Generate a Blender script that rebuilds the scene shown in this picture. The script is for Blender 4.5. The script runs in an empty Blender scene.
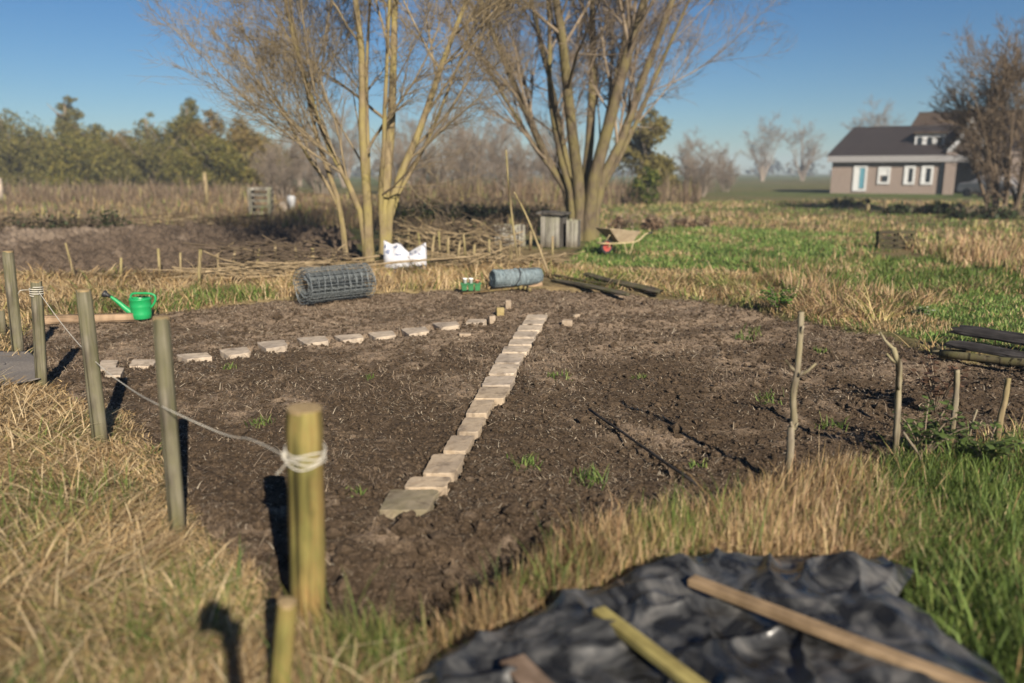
import bpy, math, random
import numpy as np
from mathutils import Vector, Matrix

random.seed(7)
RNG = np.random.default_rng(11)
PI = math.pi
scene = bpy.context.scene
COL = scene.collection

# ------------------------------------------------------------------ camera, world, sun, exposure
EYE = 1.70
FPX = 1024 * 28 / 36
PITCH = math.atan(169.5 / FPX)
cam_d = bpy.data.cameras.new('camera')
cam = bpy.data.objects.new('camera', cam_d)
COL.objects.link(cam)
cam.location = (0, 0, EYE)
cam.rotation_euler = (PI / 2 - PITCH, 0, 0)
cam_d.sensor_width = 36
cam_d.lens = 28
cam_d.clip_start = 0.05
cam_d.clip_end = 4000
cam_d.dof.use_dof = True
cam_d.dof.focus_distance = 6.4
cam_d.dof.aperture_fstop = 0.86
scene.camera = cam

world = bpy.data.worlds.new('World')
scene.world = world
world.use_nodes = True
wn = world.node_tree.nodes
sky = wn.new('ShaderNodeTexSky')
sky.sky_type = 'NISHITA'
sky.sun_disc = False
SUN_EL = math.radians(28.2)
SUN_AZ = math.atan2(0.40, -1.0)
sky.sun_elevation = SUN_EL
sky.sun_rotation = SUN_AZ
sky.altitude = 0
sky.air_density = 1.0
sky.dust_density = 0.15
sky.ozone_density = 3.0
wn['Background'].inputs['Strength'].default_value = 0.047
hsv = wn.new('ShaderNodeHueSaturation')
hsv.inputs['Saturation'].default_value = 1.2
world.node_tree.links.new(sky.outputs['Color'], hsv.inputs['Color'])
tint = wn.new('ShaderNodeMix'); tint.data_type = 'RGBA'; tint.blend_type = 'MULTIPLY'
tint.inputs[0].default_value = 1.0
tint.inputs[7].default_value = (0.55, 0.68, 0.82, 1)
world.node_tree.links.new(hsv.outputs['Color'], tint.inputs[6])
world.node_tree.links.new(tint.outputs[2], wn['Background'].inputs['Color'])

sun_d = bpy.data.lights.new('sun', 'SUN')
sun_d.energy = 5.0
sun_d.angle = math.radians(0.55)
sun_d.color = (1.0, 0.90, 0.76)
sun = bpy.data.objects.new('sun', sun_d)
COL.objects.link(sun)
S = Vector((math.sin(SUN_AZ) * math.cos(SUN_EL), math.cos(SUN_AZ) * math.cos(SUN_EL), math.sin(SUN_EL)))
sun.rotation_euler = S.to_track_quat('Z', 'Y').to_euler()
sun.location = S * 50

vs = scene.view_settings
vs.view_transform = 'Standard'
vs.look = 'None'
vs.exposure = 0.90
vs.gamma = 1.0
vs.use_curve_mapping = False
scene.render.engine = 'CYCLES'
scene.cycles.use_denoising = True
scene.cycles.max_bounces = 6
scene.cycles.diffuse_bounces = 2
scene.cycles.transparent_max_bounces = 8
scene.cycles.volume_bounces = 0

# ------------------------------------------------------------------ pixel -> place helpers
def ray(px, py):
    u = (px - 512) / FPX
    v = -(py - 341.5) / FPX
    return (u, math.cos(PITCH) + v * math.sin(PITCH), -math.sin(PITCH) + v * math.cos(PITCH))

def at(px, py, z=0.0):
    u, dy, dz = ray(px, py)
    t = (z - EYE) / dz
    return Vector((u * t, dy * t, z))

def atY(px, py, Y):
    u, dy, dz = ray(px, py)
    t = Y / dy
    return Vector((u * t, Y, EYE + dz * t))

def wpoly(pts):
    return np.array([at(*p)[:2] for p in pts])

# ------------------------------------------------------------------ noise
def _h(ix, iy, iz, seed):
    n = (ix.astype(np.int64) * 374761393 + iy.astype(np.int64) * 668265263 + iz.astype(np.int64) * 2147483647 + seed * 1274126177) & 0xFFFFFFFF
    n = ((n ^ (n >> 13)) * 1274126177) & 0xFFFFFFFF
    n = ((n ^ (n >> 15)) * 2246822519) & 0xFFFFFFFF
    return ((n ^ (n >> 16)) & 0xFFFFFF) / float(0xFFFFFF)

def vnoise(x, y, seed=0):
    x = np.asarray(x, float); y = np.asarray(y, float)
    ix = np.floor(x); iy = np.floor(y)
    fx = x - ix; fy = y - iy
    fx = fx * fx * (3 - 2 * fx); fy = fy * fy * (3 - 2 * fy)
    z = np.zeros_like(ix)
    a = _h(ix, iy, z, seed); b = _h(ix + 1, iy, z, seed)
    c = _h(ix, iy + 1, z, seed); d = _h(ix + 1, iy + 1, z, seed)
    return (a * (1 - fx) + b * fx) * (1 - fy) + (c * (1 - fx) + d * fx) * fy

def fbm(x, y, seed=0, octv=4, lac=2.03, gain=0.5):
    s = 0; a = 1; t = 0
    for o in range(octv):
        s = s + a * vnoise(x * lac ** o + 17.3 * o, y * lac ** o - 9.1 * o, seed + o)
        t += a; a *= gain
    return s / t

def inside(P, poly):
    x, y = P[:, 0], P[:, 1]
    r = np.zeros(len(P), bool)
    n = len(poly)
    for i in range(n):
        x1, y1 = poly[i]; x2, y2 = poly[(i + 1) % n]
        if y1 == y2: continue
        c = ((y1 > y) != (y2 > y)) & (x < (x2 - x1) * (y - y1) / (y2 - y1) + x1)
        r ^= c
    return r

def sdist(P, poly):      # negative inside
    d = np.full(len(P), 1e9)
    n = len(poly)
    for i in range(n):
        a = poly[i]; b = poly[(i + 1) % n]
        ab = b - a
        t = np.clip(((P - a) @ ab) / (ab @ ab + 1e-12), 0, 1)
        q = P - (a + t[:, None] * ab)
        d = np.minimum(d, np.sqrt((q * q).sum(1)))
    return np.where(inside(P, poly), -d, d)

def sstep(a, b, x):
    t = np.clip((x - a) / (b - a), 0, 1)
    return t * t * (3 - 2 * t)

# ------------------------------------------------------------------ zones on the ground
PLOT = wpoly([(28, 323), (100, 319), (165, 312), (270, 299), (400, 291), (520, 287), (600, 290), (700, 299), (800, 318),
              (880, 334), (950, 356), (1100, 366), (1180, 400), (1024, 428), (930, 452), (860, 466), (790, 488), (700, 512), (640, 522),
              (575, 538), (500, 580), (430, 628), (350, 640), (280, 600), (235, 545), (200, 522), (165, 470),
              (128, 415), (85, 398), (45, 382), (10, 350)])
FIELD = wpoly([(-80, 240), (60, 231), (200, 229), (345, 230), (352, 258), (280, 266), (190, 272), (90, 274), (-80, 268)])
LAWN = wpoly([(560, 268), (600, 234), (640, 222), (760, 229), (880, 233), (885, 246), (840, 262), (760, 272), (640, 268)])
MEADOW = wpoly([(850, 318), (905, 300), (960, 292), (1180, 276), (1700, 276), (1900, 430), (1200, 395), (1180, 352), (1020, 350), (940, 346), (890, 332)])
GREENR = wpoly([(850, 500), (900, 470), (1024, 440), (1200, 430), (1900, 430), (2300, 690), (930, 690), (905, 600), (880, 560), (846, 545)])

def ground_h(x, y):
    h = 0.05 * (fbm(x * 0.25, y * 0.25, 3, 3) - 0.5) + 0.05 * (fbm(x * 1.3, y * 1.3, 5, 3) - 0.5)
    far = sstep(25, 60, y)
    h = h + far * 0.10 * (fbm(x * 0.06, y * 0.06, 9, 3) - 0.3)
    return h

def edge_noise(x, y):
    return 0.22 * (fbm(x * 1.7, y * 1.7, 21, 3) - 0.5)

def soil_h(x, y):
    c1 = fbm(x * 15, y * 15, 31, 3)
    c2 = fbm(x * 5.0, y * 5.0, 37, 3)
    c3 = fbm(x * 1.3, y * 1.3, 41, 2)
    lump = np.maximum(c2 - 0.5, 0)
    h = -0.035 + 0.040 * (c1 - 0.5) + 0.060 * lump + 0.05 * (c3 - 0.5)
    # the front edge breaks down into a shallow ditch
    fx, fy = at(560, 552).x, at(560, 552).y
    h = h - 0.13 * np.exp(-(((x - fx) / 0.35) ** 2 + ((y - fy) / 0.22) ** 2))
    gx, gy = at(425, 612).x, at(425, 612).y
    h = h - 0.13 * np.exp(-(((x - gx) / 0.3) ** 2 + ((y - gy) / 0.16) ** 2))
    h = h - 0.12 * sstep(3.75, 3.1, y) * sstep(-0.75, -0.35, x)
    # coarse broken clods near the front edge
    near = sstep(4.3, 3.4, y)
    h = h + near * 0.065 * (np.abs(fbm(x * 4.2, y * 4.2, 47, 3) - 0.5) * 2 - 0.35)
    # faint raked ridges across the right half
    h = h + 0.02 * np.sin((y - 0.35 * x) * 6.5 + 2 * fbm(x * .6, y * .6, 53, 2)) * sstep(0.2, 1.2, x)
    # two shallow grooves along the dark lines across the bed
    for (a, b) in (((588, 409), (700, 488)), ((655, 410), (790, 470))):
        A = np.array(at(*a)[:2]); B = np.array(at(*b)[:2]); ab = B - A
        Q = np.stack([x, y], -1)
        t = np.clip(((Q - A) @ ab) / (ab @ ab), 0, 1)
        d = np.linalg.norm(Q - (A + t[..., None] * ab), axis=-1) + 0.05 * (c2 - .5)
        h = h - 0.015 * np.exp(-(d / 0.05) ** 2) + 0.012 * np.exp(-((d - 0.1) / 0.05) ** 2)
    return h

def gz(x, y):
    return float(ground_h(np.array([x]), np.array([y]))[0])

def sz(x, y):
    return float(soil_h(np.array([x]), np.array([y]))[0])

# ------------------------------------------------------------------ object helpers
def tag(o, label=None, cat=None, group=None, kind=None):
    if label: o['label'] = label
    if cat: o['category'] = cat
    if group: o['group'] = group
    if kind: o['kind'] = kind
    return o

def thing(name, label, cat, loc=(0, 0, 0), rotz=0, group=None):
    o = bpy.data.objects.new(name, None)
    COL.objects.link(o)
    o.location = loc; o.rotation_euler = (0, 0, rotz)
    o.empty_display_size = 0.1
    return tag(o, label, cat, group)

def link_mesh(name, me, mat, parent=None, smooth=True):
    if mat is not None: me.materials.append(mat)
    if smooth:
        me.polygons.foreach_set('use_smooth', [True] * len(me.polygons))
    me.update()
    o = bpy.data.objects.new(name, me)
    COL.objects.link(o)
    if parent is not None: o.parent = parent
    return o

def nbuild(name, V, quads, tris, mat, col=None, parent=None, smooth=True):
    me = bpy.data.meshes.new(name)
    V = np.asarray(V, np.float32)
    nq = 0 if quads is None else len(quads); nt = 0 if tris is None else len(tris)
    me.vertices.add(len(V)); me.vertices.foreach_set('co', V.ravel())
    li = []; st = []; n = 0
    if nq:
        li.append(np.asarray(quads, np.int32).ravel()); st.append(np.arange(nq) * 4); n = nq * 4
    if nt:
        li.append(np.asarray(tris, np.int32).ravel()); st.append(n + np.arange(nt) * 3)
    li = np.concatenate(li); st = np.concatenate(st).astype(np.int32)
    me.loops.add(len(li)); me.loops.foreach_set('vertex_index', li)
    me.polygons.add(len(st)); me.polygons.foreach_set('loop_start', st)
    me.update(calc_edges=True)
    if col is not None:
        a = me.attributes.new('col', 'FLOAT_COLOR', 'POINT')
        c = np.ones((len(V), 4), np.float32); c[:, :3] = col
        a.data.foreach_set('color', c.ravel())
    if mat is not None: me.materials.append(mat)
    me.polygons.foreach_set('use_smooth', np.full(len(me.polygons), smooth))
    me.validate()
    o = bpy.data.objects.new(name, me)
    COL.objects.link(o)
    if parent is not None: o.parent = parent
    return o

class MB:
    def __init__(s): s.v = []; s.f = []
    def add(s, vs, fs):
        b = len(s.v); s.v += [tuple(v) for v in vs]; s.f += [tuple(i + b for i in f) for f in fs]
    def box(s, c, size, M=None, jit=0.0):
        x, y, z = (q / 2 for q in size)
        vs = [Vector((sx * x, sy * y, sz_ * z)) for sz_ in (-1, 1) for sy in (-1, 1) for sx in (-1, 1)]
        vs = [v + Vector((random.uniform(-jit, jit), random.uniform(-jit, jit), random.uniform(-jit, jit))) for v in vs]
        if M is not None: vs = [M @ v for v in vs]
        vs = [v + Vector(c) for v in vs]
        s.add(vs, [(0, 2, 3, 1), (4, 5, 7, 6), (0, 1, 5, 4), (2, 6, 7, 3), (0, 4, 6, 2), (1, 3, 7, 5)])
        return s
    def hexa(s, bot, top):
        s.add(list(bot) + list(top), [(3, 2, 1, 0), (4, 5, 6, 7)] + [(i, (i + 1) % 4, 4 + (i + 1) % 4, 4 + i) for i in range(4)])
        return s
    def tube(s, pts, rad, k=8, cap=True):
        pts = [Vector(p) for p in pts]
        if not hasattr(rad, '__len__'): rad = [rad] * len(pts)
        ref = None; b = len(s.v); n = len(pts)
        for i, p in enumerate(pts):
            t = (pts[min(i + 1, n - 1)] - pts[max(i - 1, 0)]).normalized()
            if ref is None:
                ref = t.cross(Vector((0, 0, 1)))
                if ref.length < 0.1: ref = t.cross(Vector((1, 0, 0)))
            ref = (ref - t * ref.dot(t)).normalized()
            bi = t.cross(ref)
            for j in range(k):
                a = 2 * PI * j / k
                s.v.append(tuple(p + (ref * math.cos(a) + bi * math.sin(a)) * rad[i]))
        for i in range(n - 1):
            for j in range(k):
                s.f.append((b + i * k + j, b + i * k + (j + 1) % k, b + (i + 1) * k + (j + 1) % k, b + (i + 1) * k + j))
        if cap:
            s.f.append(tuple(b + j for j in range(k - 1, -1, -1)))
            s.f.append(tuple(b + (n - 1) * k + j for j in range(k)))
        return s
    def lathe(s, prof, k=24, c=(0, 0, 0), cap0=True, cap1=True):
        b = len(s.v); n = len(prof)
        for (r, z) in prof:
            for j in range(k):
                a = 2 * PI * j / k
                s.v.append((c[0] + r * math.cos(a), c[1] + r * math.sin(a), c[2] + z))
        for i in range(n - 1):
            for j in range(k):
                s.f.append((b + i * k + j, b + i * k + (j + 1) % k, b + (i + 1) * k + (j + 1) % k, b + (i + 1) * k + j))
        if cap0: s.f.append(tuple(b + j for j in range(k - 1, -1, -1)))
        if cap1: s.f.append(tuple(b + (n - 1) * k + j for j in range(k)))
        return s
    def build(s, name, mat, parent=None, smooth=False, bevel=0.0, seg=2):
        me = bpy.data.meshes.new(name)
        me.from_pydata(s.v, [], s.f)
        me.validate()
        o = link_mesh(name, me, mat, parent, smooth)
        if bevel:
            m = o.modifiers.new('bevel', 'BEVEL'); m.width = bevel; m.segments = seg; m.limit_method = 'ANGLE'
        return o

def catmull(P, n=8):
    P = [Vector(p) for p in P]
    out = []
    for i in range(len(P) - 1):
        p0 = P[max(i - 1, 0)]; p1 = P[i]; p2 = P[i + 1]; p3 = P[min(i + 2, len(P) - 1)]
        for j in range(n):
            t = j / n
            out.append(0.5 * ((2 * p1) + (p2 - p0) * t + (2 * p0 - 5 * p1 + 4 * p2 - p3) * t * t + (3 * p1 - p0 - 3 * p2 + p3) * t ** 3))
    out.append(P[-1])
    return out

def batch_tubes(P, R, k=4):
    """P (m,n,3), R (m,n) -> verts, quads"""
    m, n, _ = P.shape
    T = np.empty_like(P)
    T[:, 1:-1] = P[:, 2:] - P[:, :-2]; T[:, 0] = P[:, 1] - P[:, 0]; T[:, -1] = P[:, -1] - P[:, -2]
    T /= np.linalg.norm(T, axis=2, keepdims=True) + 1e-9
    ref = np.where(np.abs(T[:, :1, 2:3]) > 0.9, np.array([1., 0, 0]), np.array([0, 0, 1.]))
    A = np.cross(T, ref); A /= np.linalg.norm(A, axis=2, keepdims=True) + 1e-9
    B = np.cross(T, A)
    ang = 2 * PI * np.arange(k) / k
    V = P[:, :, None, :] + R[:, :, None, None] * (A[:, :, None, :] * np.cos(ang)[None, None, :, None] + B[:, :, None, :] * np.sin(ang)[None, None, :, None])
    idx = np.arange(m * n * k).reshape(m, n, k)
    q = np.stack([idx[:, :-1], np.roll(idx, -1, 2)[:, :-1], np.roll(idx, -1, 2)[:, 1:], idx[:, 1:]], -1).reshape(-1, 4)
    return V.reshape(-1, 3), q

def merge(parts):
    Vs = []; Qs = []; o = 0
    for V, q in parts:
        Vs.append(V); Qs.append(q + o); o += len(V)
    return np.concatenate(Vs), np.concatenate(Qs)

# ------------------------------------------------------------------ materials
def mat(name, rough=0.8, spec=0.3):
    m = bpy.data.materials.new(name); m.use_nodes = True
    nt = m.node_tree
    b = nt.nodes['Principled BSDF']
    b.inputs['Roughness'].default_value = rough
    b.inputs['Specular IOR Level'].default_value = spec
    return m, nt, b

def noise_node(nt, scale, detail=4, vec=None, rough=0.55, dist=0.0):
    n = nt.nodes.new('ShaderNodeTexNoise')
    n.inputs['Scale'].default_value = scale; n.inputs['Detail'].default_value = detail
    n.inputs['Roughness'].default_value = rough; n.inputs['Distortion'].default_value = dist
    if vec is not None: nt.links.new(vec, n.inputs['Vector'])
    return n

def ramp(nt, fac, stops):
    r = nt.nodes.new('ShaderNodeValToRGB')
    e = r.color_ramp.elements
    while len(e) < len(stops): e.new(0.5)
    for i, (p, c) in enumerate(stops):
        e[i].position = p; e[i].color = (*c, 1)
    nt.links.new(fac, r.inputs['Fac'])
    return r

def mixc(nt, fac, a, b, mode='MIX'):
    n = nt.nodes.new('ShaderNodeMix'); n.data_type = 'RGBA'; n.blend_type = mode
    for sock, v in ((n.inputs[0], fac), (n.inputs[6], a), (n.inputs[7], b)):
        if isinstance(v, (int, float)): sock.default_value = v
        elif isinstance(v, tuple): sock.default_value = (*v, 1)
        else: nt.links.new(v, sock)
    return n.outputs[2]

def bump(nt, bsdf, height, strength=0.4, dist=0.01):
    b = nt.nodes.new('ShaderNodeBump')
    b.inputs['Strength'].default_value = strength; b.inputs['Distance'].default_value = dist
    nt.links.new(height, b.inputs['Height']); nt.links.new(b.outputs['Normal'], bsdf.inputs['Normal'])

def coords(nt, scale=(1, 1, 1), kind='Object'):
    t = nt.nodes.new('ShaderNodeTexCoord')
    mp = nt.nodes.new('ShaderNodeMapping'); mp.inputs['Scale'].default_value = scale
    nt.links.new(t.outputs[kind], mp.inputs['Vector'])
    return mp.outputs['Vector']

def geo_pos(nt):
    return nt.nodes.new('ShaderNodeNewGeometry').outputs['Position']

def noisy(name, c1, c2, scale=20, rough=0.8, spec=0.3, stretch=(1, 1, 1), bs=0.3, bd=0.005, metal=0.0, c3=None):
    m, nt, b = mat(name, rough, spec)
    v = coords(nt, stretch)
    n = noise_node(nt, scale, 6, v)
    stops = [(0.32, c1), (0.68, c2)] if c3 is None else [(0.3, c1), (0.52, c2), (0.7, c3)]
    r = ramp(nt, n.outputs['Fac'], stops)
    nt.links.new(r.outputs['Color'], b.inputs['Base Color'])
    b.inputs['Metallic'].default_value = metal
    if bs: bump(nt, b, n.outputs['Fac'], bs, bd)
    return m

def wood(name, c1, c2, algae=None, algae_amt=0.5, axis='Z', grain=60, scale=1.0):
    m, nt, b = mat(name, 0.85, 0.2)
    st = {'Z': (1, 1, 0.06), 'X': (0.06, 1, 1), 'Y': (1, 0.06, 1)}[axis]
    v = coords(nt, st)
    g = noise_node(nt, grain * scale, 5, v, 0.6)
    r = ramp(nt, g.outputs['Fac'], [(0.3, c1), (0.7, c2)])
    col = r.outputs['Color']
    big = noise_node(nt, 5 * scale, 4, coords(nt, (1, 1, 0.5)))
    dk = ramp(nt, big.outputs['Fac'], [(0.35, (0.5, 0.48, 0.45)), (0.62, (1.1, 1.1, 1.1))])
    col = mixc(nt, 1.0, col, dk.outputs['Color'], 'MULTIPLY')
    if algae is not None:
        an = noise_node(nt, 3.2 * scale, 5, coords(nt, (1, 1, 0.35)), 0.65)
        ar = ramp(nt, an.outputs['Fac'], [(0.5 - 0.25 * algae_amt, (0, 0, 0)), (0.62, (1, 1, 1))])
        fac = nt.nodes.new('ShaderNodeMath'); fac.operation = 'MULTIPLY'; fac.inputs[1].default_value = 0.85
        nt.links.new(ar.outputs['Color'], fac.inputs[0])
        col = mixc(nt, fac.outputs[0], col, algae)
    if algae is not None and axis == 'Z':
        spz = nt.nodes.new('ShaderNodeSeparateXYZ'); nt.links.new(coords(nt), spz.inputs[0])
        mz = nt.nodes.new('ShaderNodeMath'); mz.operation = 'ADD'; nt.links.new(spz.outputs['Z'], mz.inputs[0])
        sc_ = nt.nodes.new('ShaderNodeMath'); sc_.operation = 'MULTIPLY'; sc_.inputs[1].default_value = 0.35; nt.links.new(an.outputs['Fac'], sc_.inputs[0]); nt.links.new(sc_.outputs[0], mz.inputs[1])
        mr = ramp(nt, mz.outputs[0], [(0.16, (0.45, 0.38, 0.32)), (0.34, (1, 1, 1))])
        col = mixc(nt, 1.0, col, mr.outputs['Color'], 'MULTIPLY')
    # cracks
    ck = noise_node(nt, 26 * scale, 3, coords(nt, tuple(q * (0.35 if q < 1 else 1) for q in st)), 0.5)
    cr = ramp(nt, ck.outputs['Fac'], [(0.36, (0.22, 0.21, 0.19)), (0.43, (1, 1, 1))])
    col = mixc(nt, 1.0, col, cr.outputs['Color'], 'MULTIPLY')
    nt.links.new(col, b.inputs['Base Color'])
    bump(nt, b, g.outputs['Fac'], 0.5, 0.004)
    return m

def attr_mat(name, rough=0.8, spec=0.2, transl=0.0, nscale=0, nmin=0.75):
    m, nt, b = mat(name, rough, spec)
    a = nt.nodes.new('ShaderNodeAttribute'); a.attribute_name = 'col'
    col = a.outputs['Color']
    if nscale:
        n = noise_node(nt, nscale, 4, geo_pos(nt))
        r = ramp(nt, n.outputs['Fac'], [(0.3, (nmin,) * 3), (0.7, (1.2,) * 3)])
        col = mixc(nt, 1.0, col, r.outputs['Color'], 'MULTIPLY')
    nt.links.new(col, b.inputs['Base Color'])
    if transl:
        tr = nt.nodes.new('ShaderNodeBsdfTranslucent')
        nt.links.new(col, tr.inputs['Color'])
        mx = nt.nodes.new('ShaderNodeMixShader'); mx.inputs[0].default_value = transl
        nt.links.new(b.outputs[0], mx.inputs[1]); nt.links.new(tr.outputs[0], mx.inputs[2])
        nt.links.new(mx.outputs[0], nt.nodes['Material Output'].inputs['Surface'])
    return m

M_BLADE = attr_mat('grass_blade', 0.6, 0.25, 0.3)
M_LEAF = attr_mat('leaf', 0.6, 0.2, 0.3)
M_GROUND = None

def make_soil_mat(name, dark, mid, dry, drypos=0.5):
    m, nt, b = mat(name, 0.95, 0.1)
    p = geo_pos(nt)
    n1 = noise_node(nt, 1.1, 5, p, 0.6)
    n2 = noise_node(nt, 28, 6, p, 0.65)
    n3 = noise_node(nt, 95, 4, p, 0.7)
    base = ramp(nt, n2.outputs['Fac'], [(0.3, dark), (0.66, mid)])
    at_ = nt.nodes.new('ShaderNodeAttribute'); at_.attribute_name = 'col'
    sep = nt.nodes.new('ShaderNodeSeparateColor'); nt.links.new(at_.outputs['Color'], sep.inputs[0])
    ad = nt.nodes.new('ShaderNodeMath'); ad.operation = 'ADD'
    nt.links.new(n1.outputs['Fac'], ad.inputs[0]); nt.links.new(sep.outputs[0], ad.inputs[1])
    d = ramp(nt, ad.outputs[0], [(drypos, (0, 0, 0)), (drypos + 0.22, (0.75, 0.75, 0.75))])
    col = mixc(nt, d.outputs['Color'], base.outputs['Color'], dry)
    sp = ramp(nt, n3.outputs['Fac'], [(0.36, (0.45, 0.43, 0.42)), (0.5, (1, 1, 1)), (0.72, (1.5, 1.45, 1.4))])
    col = mixc(nt, 1.0, col, sp.outputs['Color'], 'MULTIPLY')
    nt.links.new(col, b.inputs['Base Color'])
    ad2 = nt.nodes.new('ShaderNodeMath'); ad2.operation = 'ADD'
    nt.links.new(n2.outputs['Fac'], ad2.inputs[0]); nt.links.new(n3.outputs['Fac'], ad2.inputs[1])
    bump(nt, b, ad2.outputs[0], 0.9, 0.02)
    return m

M_SOIL = make_soil_mat('peaty_soil', (0.036, 0.025, 0.0155), (0.122, 0.087, 0.057), (0.30, 0.226, 0.158), 0.57)
M_FIELD = make_soil_mat('ploughed_clods', (0.045, 0.033, 0.023), (0.15, 0.112, 0.082), (0.23, 0.18, 0.135), 0.55)

# ground: colour zones carried by a vertex colour, broken up by noise
def make_ground_mat():
    m, nt, b = mat('rough_ground', 0.95, 0.1)
    a = nt.nodes.new('ShaderNodeAttribute'); a.attribute_name = 'col'
    p = geo_pos(nt)
    n = noise_node(nt, 9, 6, p, 0.65); n2 = noise_node(nt, 0.7, 4, p)
    r = ramp(nt, n.outputs['Fac'], [(0.3, (0.5, 0.48, 0.45)), (0.65, (1.25, 1.25, 1.25))])
    col = mixc(nt, 1.0, a.outputs['Color'], r.outputs['Color'], 'MULTIPLY')
    r2 = ramp(nt, n2.outputs['Fac'], [(0.35, (0.75, 0.78, 0.7)), (0.65, (1.15, 1.1, 1.05))])
    col = mixc(nt, 1.0, col, r2.outputs['Color'], 'MULTIPLY')
    nt.links.new(col, b.inputs['Base Color'])
    bump(nt, b, n.outputs['Fac'], 0.8, 0.05)
    return m

C_GREEN = np.array((0.055, 0.085, 0.022)); C_STRAW = np.array((0.21, 0.165, 0.085)); C_BROWN = np.array((0.13, 0.095, 0.06))
C_FIELD = np.array((0.13, 0.12, 0.055))

# ------------------------------------------------------------------ ground
def build_ground():
    def axis(k, n, R):
        s = np.linspace(-1, 1, n); return R * np.sinh(s * k) / math.sinh(k)
    xs = axis(6.6, 361, 700)
    t = np.linspace(0, 1, 330)
    ys = -6 + 1900 * (np.exp(t * 6.0) - 1) / (math.exp(6.0) - 1) * 1.0
    t2 = np.linspace(0, 30, 360)
    ys = np.concatenate([np.linspace(-40, -1, 30), np.linspace(-0.8, 30, 400), 30 + 670 * (np.exp(np.linspace(0.012, 1, 120) * 5) - 1) / (math.exp(5) - 1)])
    X, Y = np.meshgrid(xs, ys)
    x = X.ravel(); y = Y.ravel()
    P = np.stack([x, y], 1)
    z = ground_h(x, y)
    for poly in (PLOT, FIELD):
        near = (np.abs(x) < 25) & (y > 0) & (y < 30)
        d = np.full(len(x), 9.0)
        d[near] = sdist(P[near], poly) + edge_noise(x[near], y[near])
        z = z - 0.30 * sstep(0.05, -0.25, d)
    # colours
    w = fbm(x * 0.5, y * 0.5, 61, 4)[:, None]
    col = C_STRAW * (1 - w) + C_BROWN * w
    mix = sstep(0.5, 0.62, fbm(x * 0.35, y * 0.35, 67, 4))[:, None]
    col = col * (1 - 0.6 * mix) + C_GREEN * 0.6 * mix
    near = (np.abs(x) < 60) & (y > -5) & (y < 60)
    for poly, c in ((LAWN, C_GREEN), (MEADOW, C_GREEN * 1.1), (GREENR, C_GREEN)):
        d = np.full(len(x), 9.0); d[near] = sdist(P[near], poly) + 3 * edge_noise(x[near], y[near])
        k = sstep(0.25, -0.25, d)[:, None]
        col = col * (1 - k) + c * k
    far = sstep(42, 60, y + 8 * (fbm(x * .05, y * .05, 5, 3) - .5))[:, None]
    fw = sstep(0.4, 0.6, fbm(x * 0.02, y * 0.05, 71, 3))[:, None]
    col = col * (1 - far) + (C_FIELD * (1 - fw) + np.array((0.085, 0.115, 0.035)) * fw) * far
    nx, ny = len(xs), len(ys)
    i = np.arange(nx * ny).reshape(ny, nx)
    q = np.stack([i[:-1, :-1], i[:-1, 1:], i[1:, 1:], i[1:, :-1]], -1).reshape(-1, 4)
    o = nbuild('ground', np.stack([x, y, z], 1), q, None, make_ground_mat(), col)
    tag(o, kind='structure')
build_ground()

SLABS = [(378, 440, 487, 511), (403, 452, 475.5, 488), (421.5, 466.5, 453, 475.5), (442, 475, 434, 452), (456, 487, 416.6, 433.4), (465.5, 495, 399.5, 415.4), (473.5, 511, 387, 400.5),
        (481, 516, 375.5, 386), (487.7, 520, 364, 375), (494, 525, 352.5, 363), (501, 531, 344.8, 352), (507.7, 535.5, 337.8, 344.4), (512, 538, 330.8, 337.3), (516.5, 543, 324.6, 330.4), (521.5, 545.5, 318.4, 324.2), (525, 548, 312.9, 318),
        (96, 120, 358, 368), (103, 126, 366.5, 374.5), (127, 158, 357, 364), (174, 214, 350.5, 357.5), (217, 253, 346, 355), (255, 290, 339.5, 349), (295, 331, 335, 343.5), (332, 366, 332, 339), (366, 398, 328.5, 336), (399, 431, 324.5, 332.6), (431, 462, 321, 327.5), (464, 489, 319.5, 323.5)]
SLAB_POLY = [wpoly([(a, d), (b - .4 * (d - c), d), (b, c), (a + .4 * (d - c), c)]) for a, b, c, d in SLABS]
def off_slabs(Q, m=-0.01):
    keep = np.ones(len(Q), bool)
    for pl in SLAB_POLY:
        lo = pl.min(0) - 0.05; hi = pl.max(0) + 0.05
        k = np.where(((Q > lo) & (Q < hi)).all(1))[0]
        if len(k): keep[k[sdist(Q[k], pl) < m]] = False
    return Q[keep]
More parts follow.
